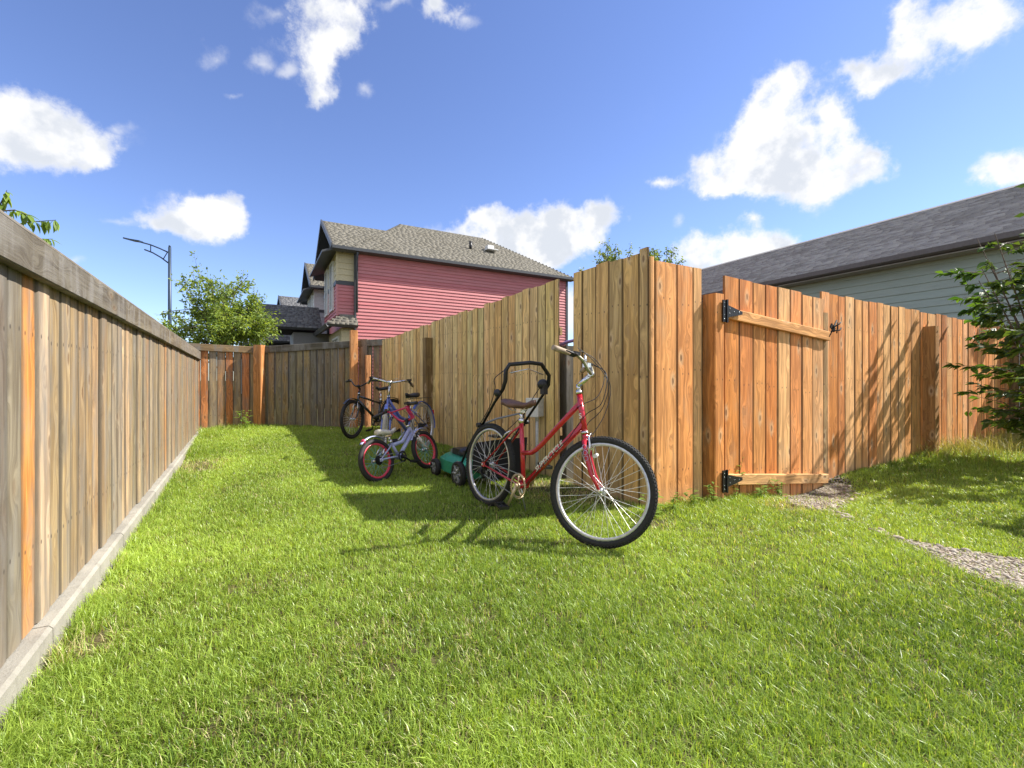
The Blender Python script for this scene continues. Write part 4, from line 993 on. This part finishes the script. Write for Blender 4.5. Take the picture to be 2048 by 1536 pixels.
    for i in range(5): cg.tube([v3(rax, -.034-.005*i), v3(rax, -.037-.005*i)], .050-.005*i, 18)
    cg.build('cogs', M['black_metal'], t)
    if g.get('derail', True):
        d = MB(); d.tube([v3((rax[0], rax[1]-.02), -.068), v3((rax[0]-.02, rax[1]-.06), -.075), v3((rax[0]+.03, rax[1]-.105), -.066)], .011, 8); d.tube([v3((rax[0]+.01, rax[1]-.06), -.062), v3((rax[0]+.01, rax[1]-.06), -.052)], .022, 10); d.tube([v3((rax[0]+.035, rax[1]-.115), -.062), v3((rax[0]+.035, rax[1]-.115), -.052)], .020, 10)
        d.build('derailleur', M['black_metal'], t)
    # kickstand (left side)
    if g.get('stand', True):
        m = MB(); m.tube([v3((bb[0]-.08, bb[1]-.01), .03), v3((bb[0]-.13, .01), .15)], .007, 6); m.build('kickstand', M['alloy'], t)
    if g.get('brakes', True):
        m = MB()
        for sg in (-1, 1):
            m.tube([S_.P(.018, sg*(gap+.002), -.145), S_.P(.032, sg*(gap-.002), -.09), S_.P(.030, sg*.028, -.035), S_.P(.035, sg*.022, -.02)], [.008, .008, .006, .004], 7); m.box(S_.P(.012, sg*(g['tw']*.75), -.105), (.05, .012, .014))
        m.tube([S_.P(.034, -.025, -.03), S_.P(.045, 0, -.005), S_.P(.034, .025, -.03)], .003, 6); m.build('front_brake', M['chrome'], t)
        m = MB(); dv = (v3(rax) - v3(g['ss'])).normalized(); b0 = v3(g['ss']) + dv*.16
        for sg in (-1, 1): m.tube([b0 + dv*.05 + Vector((-.012, sg*.052, .012)), b0 + Vector((-.02, sg*.045, .03)), b0 - dv*.05 + Vector((-.02, sg*.022, .03))], [.008, .007, .005], 7)
        m.box(b0 + Vector((.0, -.03, .0)), (.05, .012, .014)); m.build('rear_brake', M['chrome'], t)
    if 'fender' in g:
        fmat, (a0, a1), (b0, b1), off = g['fender']; pr = [(-.002, -.026), (.006, -.016), (.010, 0), (.006, .016), (-.002, .026), (.002, .016), (.006, 0), (.002, -.016)]
        m = MB(); m.ring(v3(rax), (1,0,0), (0,0,1), r_ + off, pr, 22, (a0, a1)); m.build('rear_fender', fmat, t)
        m = MB(); m.ring(FA_, S_.f, S_.s, r_ + off, pr, 22, (b0, b1)); m.build('front_fender', fmat, t)
    return t, S_, L, FA_
WB = 1.225
P0 = Vector((-.139 - .134*.625, 3.685 + .134*.7807))     # rear contact shifted back along the bike
RB = dict(r=.343, rax=(0, .343), bb=(.482, .253), sc=(.387, .738), hb=(1.070, .707), ht=(.991, .967), steer=R(27), rake=.052, tw=.023,
  rim=M['alloy'], spk=M['spoke'], tread=True, paint=M['red_paint'], ss=(.396, .70),
  tubes=[([(1.052, .765), (.482, .253)], .0225), ([(1.010, .905), (.80, .720), (.66, .592), (.60, .543), (.545, .510), (.435, .492)], .0185), ([(.387, .738), (.482, .253)], .018)],
  stem=(.065, .105, .115), barm=plain('brushed_bar', (.38, .36, .27), .38, .9), br=.0118, bar=[(0, 0, 0), (0, .04, .0), (-.006, .068, .025), (-.018, .095, .075), (-.04, .14, .105), (-.075, .19, .115), (-.14, .305, .135)],
  grip=M['tan_grip'], gl=.13, post=(.372, .815), saddle=(.175, .535, .89, .185), saddlem=M['brown_leather'], ringm=M['gold_ring'], crank=R(-113), cl=.172)
rb, S_, L_, FX = bike('bicycle', 'red step-through bicycle with brown saddle and silver rims nearest the camera', (P0.x, P0.y, -.014), R(-52.8), R(6), RB)
cables(rb, [[S_.P(.09, -.20, L_+.25), S_.P(.15, -.08, L_+.18), S_.P(.20, .03, L_+.04), S_.P(.13, .05, L_-.12), S_.P(.03, .03, L_-.20), S_.P(0, .02, .02)],
            [S_.P(.09, -.17, L_+.24), S_.P(.16, -.03, L_+.19), S_.P(.20, .09, L_+.03), S_.P(.14, .07, L_-.15), S_.P(.06, .02, .0), S_.P(.04, .0, -.02)],
            [S_.P(.08, .20, L_+.24), S_.P(.17, .12, L_+.14), S_.P(.12, .04, L_-.03), S_.P(.03, -.02, L_-.08), (1.0, -.02, .87)],
            [S_.P(.08, .17, L_+.24), S_.P(.20, .02, L_+.10), S_.P(.15, -.03, L_-.10), S_.P(.03, -.03, L_-.16), (.95, -.024, .66)],
            [(.95, -.030, .66), (.72, -.030, .45), (.50, -.032, .225)]])
m = MB(); m.box(S_.P(.07, .045, L_+.20), (.05, .03, .03)); m.tube([S_.P(.07, .03, L_+.20), S_.P(.075, .02, L_+.27)], [.012, .006], 8); m.build('bell', M['chrome'], rb)
m = MB(); m.tube([S_.P(.05, -.035, -.165), S_.P(.05, .035, -.150)], .012, 8); m.build('front_reflector', M['white_plastic'], rb)
def lettering(name, body, size, loc, rot, mat, parent, extrude=.0004, shear=0.0, spacing=1.0):
    cu = bpy.data.curves.new(name, 'FONT'); cu.body = body; cu.size = size; cu.extrude = extrude; cu.shear = shear; cu.align_x = 'CENTER'; cu.align_y = 'CENTER'; cu.space_character = spacing
    cu.offset = size*.028; ob = bpy.data.objects.new(name, cu); COL.objects.link(ob); cu.materials.append(mat); ob.parent = parent; ob.location = loc; ob.rotation_euler = rot
    me = bpy.data.meshes.new_from_object(ob.evaluated_get(bpy.context.evaluated_depsgraph_get())); bpy.data.objects.remove(ob)
    return link(name, me, parent, loc, rot)
dta = math.atan2(.765 - .253, 1.052 - .482)
# text faces -y: rotate +90 about x, then tilt in the frame's plane
e_ = (Matrix.Rotation(-dta, 3, 'Y') @ Matrix.Rotation(R(90), 3, 'X')).to_euler()
lettering('lettering', 'SUPERCYCLE', .054, (.76, -.0235, .506), e_, M['white_plastic'], rb, shear=.15, spacing=1.12)
hta = math.atan2(.967 - .707, .991 - 1.070); e2 = (Matrix.Rotation(-(hta - math.pi/2), 3, 'Y') @ Matrix.Rotation(R(90), 3, 'X')).to_euler()
lettering('head_badge', 'S', .05, (1.037, -.0212, .815), e2, M['white_plastic'], rb)
for k in range(3):
    m = MB(); c_ = S_.P(.0, -.0615, -.10 - .036*k); m.ring(c_ - S_.l*.001, S_.f, S_.s, .013, [(0, -.001), (.0022, -.001), (.0022, .001), (0, .001)], 20); m.build('decal_ring', M['lavender_paint'], rb)

# child's bicycle: pink rims, magenta handlebar
KB = dict(r=.228, rax=(0, .228), bb=(.31, .22), sc=(.23, .40), hb=(.59, .43), ht=(.53, .54), steer=R(6), rake=.04, tw=.026,
  rim=M['pinkrim'], spk=M['teal_spoke'], nsp=28, paint=M['lavender_paint'], forkpaint=M['cream_plastic'], ss=(.235, .385), hr=.019,
  tubes=[([(.57, .46), (.31, .22)], .022), ([(.545, .51), (.40, .38), (.25, .36)], .021), ([(.23, .40), (.31, .22)], .017)],
  stem=(.05, .04, .06), stemm=M['black_metal'], barm=M['magenta'], br=.012, bar=[(0,0,0), (0,.06,.0), (-.01,.10,.05), (-.02,.14,.17), (-.04,.18,.19), (-.09,.31,.19)], cross=(-.02, .135, .155),
  grip=M['black_plastic'], gl=.12, post=(.215, .47), saddle=(.07, .33, .53, .15), saddlem=M['cream_plastic'], ringm=M['black_metal'], crankm=M['black_metal'], crank=R(-40), cl=.12, cr=.055, derail=False,
  fender=(M['lavender_paint'], (.9, 2.3), (.75, 2.1), .022))
kb, KS, KL, KF = bike('bicycle', "child's lavender bicycle with pink rims, teal spokes and magenta handlebar", (-1.345, 4.60, -.012), math.atan2(.66, .40), R(14), KB)
m = MB(); m.ball((-.13, 0, .44), (.02, .028, .028), 12, 8); m.build('rear_reflector', M['magenta'], kb)
m = MB()
for k in range(60):
    a = k*.62; q = k/60; p = KS.P(-.02, -.135, KL+.06+.05+.13*q); 
cl_ = [KS.P(-.02, -.14, KL+.08+.16*k/80) + (KS.f*math.cos(k*.9) + KS.l*math.sin(k*.9))*.020 for k in range(81)]
m.tube(cl_, .006, 5); m.build('coiled_lock', M['magenta'], kb)
cables(kb, [[KS.P(.05, .18, KL+.25), KS.P(.14, .05, KL+.15), KS.P(.08, 0, KL-.05), KS.P(.03, 0, -.02)], [KS.P(.05, -.18, KL+.25), KS.P(.15, -.05, KL+.18), KS.P(.08, 0, KL-.02), (.55, -.02, .43)]])

# blue bicycle with rack and fenders
BB_ = dict(r=.33, rax=(0, .33), bb=(.43, .27), sc=(.33, .60), hb=(.90, .63), ht=(.855, .77), steer=R(30), rake=.05, tw=.022,
  rim=M['alloy'], spk=M['spoke'], paint=M['blue_paint'], forkpaint=M['blue_paint'], ss=(.335, .58), tyre=plain('cream_tyre', (.45, .42, .34), .7),
  tubes=[([(.89, .66), (.43, .27)], .022), ([(.865, .74), (.62, .50), (.36, .42)], .020), ([(.33, .60), (.43, .27)], .018)],
  stem=(.17, .06, .185), bar=[(0,0,0), (.01,.05,.0), (.0,.12,.02), (-.04,.19,.05), (-.12,.245,.06), (-.25,.285,.05)], grip=M['tan_grip'], gl=.12,
  post=(.315, .70), saddle=(.14, .42, .80, .20), saddlem=M['black_plastic'], ringm=M['alloy'], crank=R(-30), cl=.165, fender=(M['blue_paint'], (.8, 3.35), (.6, 2.7), .018))
bbk, BS, BLn, BF = bike('bicycle', 'blue fendered bicycle with rear rack leaning by the tan fence', (-1.27, 6.55, .05), math.atan2(-1.02, -.30), R(-5), BB_)
m = MB()
for sg in (-1, 1): m.tube([(-.20, sg*.06, .73), (.22, sg*.055, .73)], .005, 6); m.tube([(-.12, sg*.06, .73), (0, sg*.066, .34)], .004, 6)
for k in range(5): m.tube([(-.18 + k*.09, -.06, .73), (-.18 + k*.09, .06, .73)], .004, 6)
m.build('rear_rack', M['black_metal'], bbk)
m = MB(); m.box((-.335, 0, .50), (.02, .045, .07)); m.build('rear_reflector', M['reflector'], bbk)
cables(bbk, [[BS.P(.0, .2, BLn+.22), BS.P(.14, .05, BLn+.2), BS.P(.08, 0, BLn-.05), (.80, 0, .62)], [BS.P(.0, -.2, BLn+.22), BS.P(.16, -.05, BLn+.18), BS.P(.08, 0, BLn-.02), (.80, 0, .60)]])

# black bicycle
KK = dict(r=.315, rax=(0, .315), bb=(.38, .26), sc=(.27, .62), hb=(.78, .60), ht=(.735, .73), steer=R(17), rake=.05, tw=.024,
  rim=M['black_metal'], spk=M['spoke'], paint=M['bikeblack'], ss=(.275, .60),
  tubes=[([(.77, .64), (.38, .26)], .022), ([(.745, .70), (.29, .56)], .018), ([(.27, .62), (.38, .26)], .017)],
  stem=(.10, .06, .12), stemm=M['black_metal'], barm=M['black_metal'], bar=[(0,0,0), (0,.05,.0), (-.01,.11,.04), (-.04,.17,.10), (-.10,.29,.13), (-.14, .34, .14)], grip=M['black_plastic'], gl=.12,
  post=(.25, .76), saddle=(.10, .36, .84, .19), saddlem=M['black_plastic'], ringm=M['black_metal'], crankm=M['black_metal'], crank=R(-60), cl=.16, fender=(M['bikeblack'], (.9, 2.9), (.5, 2.6), .016))
bk, KS2, _, _ = bike('bicycle', 'black bicycle farthest back with dark handlebar and fenders', (-2.08, 8.03, .08), math.atan2(-.73, -.43), R(-7), KK)

# ------------------------------------------------------------------ lawn mower
mh = math.atan2(.835, -.55)
mw = thing('lawn_mower', 'green and black lawn mower with folded-back handle behind the red bicycle', 'lawn mower', (-.30, 4.58, 0), mh)
m = MB(); deck = [(-.10, -.19), (-.10, .19), (.10, .235), (.42, .235), (.60, .20), (.68, .10), (.68, -.10), (.60, -.20), (.42, -.235), (.10, -.235)]
n = len(deck); vs_ = [(x, y, .07) for x, y in deck] + [(x*1.0, y*1.0, .19) for x, y in deck] + [(.29 + (x-.29)*.78, y*.78, .24) for x, y in deck]
m.add(vs_, [(i, (i+1) % n, n+(i+1) % n, n+i) for i in range(n)] + [(n+i, n+(i+1) % n, 2*n+(i+1) % n, 2*n+i) for i in range(n)] + [tuple(range(2*n, 3*n))]); m.build('deck', M['green_plastic'], mw)
m = MB(); m.tube([(.24, 0, .23), (.24, 0, .28), (.24, 0, .31), (.24, 0, .33)], [.13, .14, .12, .06], 16); m.box((.26, 0, .27), (.38, .24, .07)); m.build('motor_cover', M['black_plastic'], mw)
m = MB(); m.box((.48, .0, .265), (.10, .20, .03)); m.build('vent_panel', M['grey_plastic'], mw)
for (x, y, rr__) in ((0, .27, .125), (0, -.27, .125), (.60, .25, .095), (.60, -.25, .095)):
    sg = 1 if y > 0 else -1
    m = MB(); m.ring((x, y, rr__ - .01), (1,0,0), (0,0,1), rr__ - .022, [(-.015, -.024), (.018, -.024), (.022, 0), (.018, .024), (-.015, .024)], 28); wo = m.build('wheel', M['rubber'], mw)
    m = MB(); m.tube([(x, y - .012, rr__-.01), (x, y + .012, rr__-.01)], rr__*.3, 12)
    for k in range(6): a = k*1.047; m.tube([(x, y + sg*.012, rr__-.01), (x+math.cos(a)*(rr__-.035), y + sg*.012, rr__-.01+math.sin(a)*(rr__-.035))], [.016, .022], 6, flat=.5)
    m.ring((x, y, rr__ - .01), (1,0,0), (0,0,1), rr__ - .045, [(0, -.018), (.010, -.018), (.010, .018), (0, .018)], 24); m.build('hub', M['grey_plastic'], wo)
m = MB(); sec = [(-.12, .14, .13), (-.12, .42, .13), (-.5, .16, .16), (-.56, .50, .16)]
m.add([(-.10, -.17, .16), (-.10, .17, .16), (-.10, .17, .42), (-.10, -.17, .42), (-.48, -.19, .14), (-.48, .19, .14), (-.52, .19, .50), (-.52, -.19, .50)], [(0,1,2,3), (4,7,6,5), (0,4,5,1), (3,2,6,7), (1,5,6,2), (0,3,7,4)]); m.build('grass_bag', plain('bag_fabric', (.012, .012, .014), .85), mw)
m = MB(); m.box((-.32, 0, .505), (.14, .16, .02)); m.build('bag_lid', M['black_plastic'], mw)
hm = MB(); HYW = .235
for sg in (1, -1): hm.tube([(.02, sg*HYW, .20), (-.16, sg*HYW, .42), (-.42, sg*HYW, .64)], .013, 8)
hm.build('lower_handle', M['black_metal'], mw)
um = MB(); pth = [(-.40, HYW, .62), (-.62, HYW, .84), (-.76, HYW, .96), (-.80, HYW, 1.03), (-.80, HYW*.98, 1.12), (-.82, HYW*.88, 1.17), (-.83, 0, 1.19), (-.82, -HYW*.55, 1.18), (-.80, -HYW*.98, 1.08), (-.77, -HYW*1.05, 1.0), (-.70, -HYW, .90), (-.40, -HYW, .62)]
um.tube(pth, [.012, .012, .016, .018, .018, .018, .018, .018, .018, .018, .013, .012], 10); uo = um.build('upper_handle', M['black_metal'], mw)
m = MB(); m.tube([(-.40, HYW, .63), (-.43, .1, .68), (-.45, -HYW*.6, .72), (-.42, -HYW, .64)], .009, 8); m.build('handle_brace', M['grey_plastic'], mw)
m = MB(); m.tube([(-.80, HYW*.80, 1.10), (-.80, 0, 1.135), (-.79, -HYW*.7, 1.09)], .005, 6); m.build('bail_lever', M['chrome'], uo)
m = MB(); m.ball((-.73, -HYW*.92, 1.00), (.05, .055, .05), 12, 8); m.box((-.75, -HYW*.9, .96), (.05, .05, .10)); m.build('switch_box', M['black_plastic'], uo)
for sg in (1, -1):
    m = MB(); m.tube([(-.40, sg*(HYW+.01), .63), (-.40, sg*(HYW+.05), .63)], .022, 10); m.build('knob', M['black_plastic'], mw)
m = MB(); m.ball((-.73, HYW*1.15, .93), (.03, .03, .035), 10, 6); m.build('cable_hook', M['black_plastic'], uo)
cables(mw, [[(-.74, HYW*.9, 1.12), (-.70, HYW*1.2, 1.05), (-.69, HYW*1.15, .97), (-.55, HYW*1.03, .80), (-.30, HYW*1.02, .56), (.0, HYW*.6, .36)],
            [(-.72, -HYW*.9, 1.0), (-.62, -HYW*.8, .88), (-.5, -HYW*.7, .72), (-.2, -HYW*.5, .5)]], .004)

# ------------------------------------------------------------------ utility box and conduit on the tan fence
md_ = (BEND - MEND) / np.hypot(*(BEND - MEND)); nrm = np.array([md_[1], -md_[0]])
if nrm[0] > 0: nrm = -nrm
ub = BEND - md_ * .29 + nrm * .08
ubt = thing('outlet_box', 'pale grey outdoor outlet box on a conduit against the tan fence', 'electrical box', (ub[0], ub[1], 0), math.atan2(md_[1], md_[0]) + .35)
m = MB(); m.box((0, -.0, .745), (.15, .10, .20)); o = m.build('box', M['pvc'], ubt); bv = o.modifiers.new('edge', 'BEVEL'); bv.width = .006; bv.segments = 2
m = MB(); m.box((.0, -.066, .745), (.155, .025, .205)); o = m.build('cover', M['white_plastic'], ubt); bv = o.modifiers.new('edge', 'BEVEL'); bv.width = .006; bv.segments = 2
m = MB(); m.tube([(.02, .0, .655), (.02, .0, .35), (.02, 0, -.05)], .016, 10); m.tube([(.02, 0, .60), (.02, 0, .66)], .021, 10); m.build('conduit', M['pvc'], ubt)
m = MB(); m.tube([(-.13, -.03, .66), (-.135, -.03, .60)], [.008, .012], 8); m.box((-.135, -.03, .56), (.03, .02, .05)); m.tube([(-.13, -.03, .64), (-.11, -.02, .72), (-.05, -.02, .74)], .004, 6); m.build('plug', M['black_plastic'], ubt)

# ------------------------------------------------------------------ lawn: blades of grass
def signed(p, A, d):     # >0 left of the line A + d t
    return d[0]*(p[:,1]-A[1]) - d[1]*(p[:,0]-A[0])
def lawn_mask(p, m_=0.0):
    x, y = p[:,0], p[:,1]
    ok = signed(p, K0, KD) < -.015 - m_                               # right of kerb
    dm = (BEND - MEND) / np.hypot(*(BEND - MEND)); db = bd / BL
    left_mid = signed(p, MEND, dm) < -.02 
    left_b = signed(p, BEND, db) < -.02
    front_g = signed(p, CORNER, GW) < -.03
    fwd = np.where(x < BEND[0], left_mid, np.where(y > CORNER[1], left_b | front_g, front_g | (x < CORNER[0])))
    inside = np.where(y < CORNER[1], True, fwd)
    left_region = (signed(p, BEND, db) < -.02) & (signed(p, MEND, dm) < -.02)
    right_region = front_g
    ok &= left_region | right_region
    df1 = (FP - FA) / np.hypot(*(FP - FA)); df2 = (FE - FP) / np.hypot(*(FE - FP))
    ok &= (signed(p, FA, df1) < -.02) & (signed(p, FP, df2) < -.02)
    return ok
def vnoise(x, y, s, seed):
    r_ = np.random.default_rng(seed); T = r_.uniform(0, 1, (64, 64)); u, v = x*s, y*s; i, j = np.floor(u).astype(int), np.floor(v).astype(int); fu, fv = u-i, v-j; fu, fv = fu*fu*(3-2*fu), fv*fv*(3-2*fv)
    g_ = lambda a, b: T[a % 64, b % 64]
    return (g_(i,j)*(1-fu)+g_(i+1,j)*fu)*(1-fv) + (g_(i,j+1)*(1-fu)+g_(i+1,j+1)*fu)*fv
BARE = [(-1.66, 1.78, .10), (-1.72, 1.60, .08), (-3.85, 5.45, .30), (-3.6, 5.2, .2), (.55, 4.15, .35), (.85, 3.85, .25), (.25, 4.4, .25), (2.35, 3.75, .22), (1.02, 3.25, .12)]
def grass(name, N, ulo, uhi, zlo, zhi, hfun, wbase, mat, dens=None, seed=3):
    r_ = np.random.default_rng(seed); u = r_.uniform(ulo, uhi, N); z = r_.uniform(zlo, zhi, N); p = np.stack([u*z, z], 1)
    p = p[lawn_mask(p)]; x, y = p[:,0], p[:,1]
    keep = np.ones(len(p)); pdz = path_dist(x, y); keep *= np.clip(.14 + (pdz + .03)*9 + .5*(vnoise(x, y, 4, 33) > .70), .05, 1)
    dryk = np.zeros(len(p))
    for (bx_, by_, br) in BARE:
        dryk = np.maximum(dryk, 1 - np.hypot(x-bx_, y-by_)/(br*1.5)); keep *= np.clip((np.hypot(x-bx_, (y-by_)) / br) ** 2 * .8, .22, 1)
    patch = vnoise(x, y, 2.3, 1)*.55 + vnoise(x, y, 7, 2)*.45; keep *= np.clip(.55 + patch*.9, 0, 1) * np.clip(.30 + 1.25*vnoise(x, y, 22, 41), .1, 1)
    if dens is not None: keep *= dens(x, y)
    sel = r_.uniform(0, 1, len(p)) < keep; p = p[sel]; x, y = p[:,0], p[:,1]; patch = patch[sel]; dryk = dryk[sel]; n = len(p)
    clump = vnoise(x, y, 14, 5); h = hfun(x, y, r_) * (.62 + .5*clump + .25*patch)
    a = r_.uniform(0, 6.283, n); lean = np.abs(r_.normal(.65, .35, n)) ; wd = wbase*(1 + y*.22)*r_.uniform(.6, 1.3, n)
    comb = np.stack([np.cos(vnoise(x, y, 5, 7)*12), np.sin(vnoise(x, y, 5, 7)*12)], 1)*.05
    dx = np.cos(a) + comb[:,0]; dy = np.sin(a) + comb[:,1]; tw_ = a + r_.normal(1.57, .5, n); sx, sy = np.cos(tw_)*wd/2, np.sin(tw_)*wd/2
    z0 = gh(x, y)
    def pt(t, side):
        off = lean*h*t*t*1.1; zz = z0 + h*(t - .35*lean*t*t); w2 = (1 - t**1.6)
        return np.stack([x + dx*off + side*sx*w2, y + dy*off + side*sy*w2, zz], 1)
    V = np.stack([pt(0,-1), pt(0,1), pt(.55,1), pt(.55,-1), pt(1.0,0)], 1).reshape(-1, 3)
    b = np.arange(n)[:, None]*5; F = np.concatenate([b + np.array([0,1,2,3]), b + np.array([3,2,4])], 1).reshape(-1)
    pale = np.exp(-((x - (-2.05 + (y - 2.2)*-.42))/.22)**2)*ss(y, 1.6, 2.3)*(1 - ss(y, 5.5, 7))*.16
    tone = np.clip(r_.beta(1.6, 2.4, n)*.85 + (vnoise(x, y, 1.1, 12) - .5)*.35 + patch*.2 + pale - .02, 0, .92); tone = np.where(r_.uniform(0,1,n) < .035 + .05*(patch < .33), .97, tone); tone = np.where(r_.uniform(0,1,n) < np.clip(dryk, 0, 1)*.6, .97, tone)
    ob = np_mesh(name, V, F, np.tile([4, 3], n), mat, None, {'tone': np.repeat(tone, 5)}); ob['kind'] = 'stuff'; return ob, n
def hlawn(x, y, r_):
    h = .035*(1 + .25*ss(y, 3, 7))*r_.uniform(.7, 1.25, len(x))
    gd = np.abs(signed(np.stack([x, y], 1), CORNER, GW)); gt_ = (x-CORNER[0])*GW[0] + (y-CORNER[1])*GW[1]
    h *= 1 + 2.0*np.exp(-gd/.35)*ss(gt_, 3.4, 4.4) + .8*np.exp(-gd/.2)*(gt_ > 0)*(gt_ < 2)
    kd_ = np.abs(signed(np.stack([x, y], 1), K0, KD)); h *= 1 + 1.5*np.exp(-kd_/.10)*(vnoise(x, y, 3, 9) > .35)
    far = np.exp(-np.hypot(x + 5.4, y - 8.5)/.5)+ .8*np.exp(-np.hypot(x + 4.9, y - 8.5)/.4); h *= 1 + 1.8*far
    return h
lawn, NB = grass('grass', 1420000, -1.30, 1.60, .55, 9.6, hlawn, .0025, M['grass'])
lawn['label'] = 'mown green lawn between the fences'; print('blades', NB)
coarse, NC = grass('coarse_grass', 30000, -1.30, 1.60, .55, 7.0, lambda x, y, r_: hlawn(x, y, r_)*r_.uniform(.9, 1.6, len(x)), .0042, M['grass'], seed=19)
coarse['label'] = 'broader taller blades scattered through the lawn'
def hd(x, y, r_): return r_.uniform(.16, .38, len(x))
dry, ND = grass('dry_grass', 300000, .6, 1.3, 3.5, 8.5, hd, .0022, M['drygrass'], dens=lambda x, y: .30*np.exp(-np.abs(signed(np.stack([x, y], 1), CORNER, GW))/.22)*ss((x-CORNER[0])*GW[0] + (y-CORNER[1])*GW[1], 4.3, 5.6), seed=8)
dry['label'] = 'tall pale seeding grass at the foot of the orange fence'

# weeds at the fence foot
WL_ = big_leaf(1.0, .38)
def weed(label, x, y, h, n, ls, seed, group=None):
    r_ = random.Random(seed); t = thing('weed', label, 'weed', (x, y, float(gh(x, y))), r_.uniform(0, 6), group); m = MB(); spots = []
    for s in range(max(2, n//9)):
        e = Vector((r_.uniform(-.5, .5)*h, r_.uniform(-.5, .5)*h, h*r_.uniform(.6, 1))); m.tube([(0,0,0), e*.5 + Vector((0,0,.02)), e], [.003, .0025, .001], 4, False)
        for k in range(9): q = .15 + .85*k/8; spots.append((e*q, r_.uniform(0, 6.283)))
    m.build('stem', M['leaf_bush'], t, fix=False)
    for (p, a) in spots[:n]:
        o = link('leaf', WLM, t, p); d = Vector((math.cos(a), math.sin(a), r_.uniform(-.1, .6))); o.rotation_euler = d.to_track_quat('X', 'Z').to_euler(); s_ = ls*r_.uniform(.6, 1.2); o.scale = (s_, s_, s_)
    return t
WLM = WL_.copy(); WLM.materials.clear(); WLM.materials.append(m_leaf('weed_leaf', (.14, .24, .04), (.24, .36, .07), .45))
gpt = lambda t, d: (CORNER + GW*t + np.array([GW[1], -GW[0]])*d)
for i, (t_, d_, h_, n_, ls_, lab) in enumerate([
    (.93, .10, .27, 22, .055, 'tall pale green weed in front of the lower gate hinge'),
    (.62, .12, .12, 27, .045, 'low leafy weed left of the gate hinge post'),
    (.40, .10, .11, 27, .045, 'low leafy weed under the lit boards beside the front tyre'),
    (.12, .12, .13, 27, .045, 'leafy weed growing at the outer fence corner'),
    (-.12, .16, .16, 36, .05, 'leafy weed showing through the red bicycle front wheel'),
    (1.25, .14, .11, 27, .05, 'low weed under the middle of the gate'),
    (1.55, .16, .13, 27, .05, 'broad leafy weed at the gate foot by the pebbles'),
    (-.32, .30, .12, 27, .045, 'small weed on bare soil inside the front wheel view')]):
    q = gpt(t_, d_); weed(lab, q[0], q[1], h_*1.35, n_, ls_*1.35, 30+i)
q = (-4.9, 8.35); weed('tangled green weed against the sunny far fence', q[0], q[1], .38, 45, .10, 77)
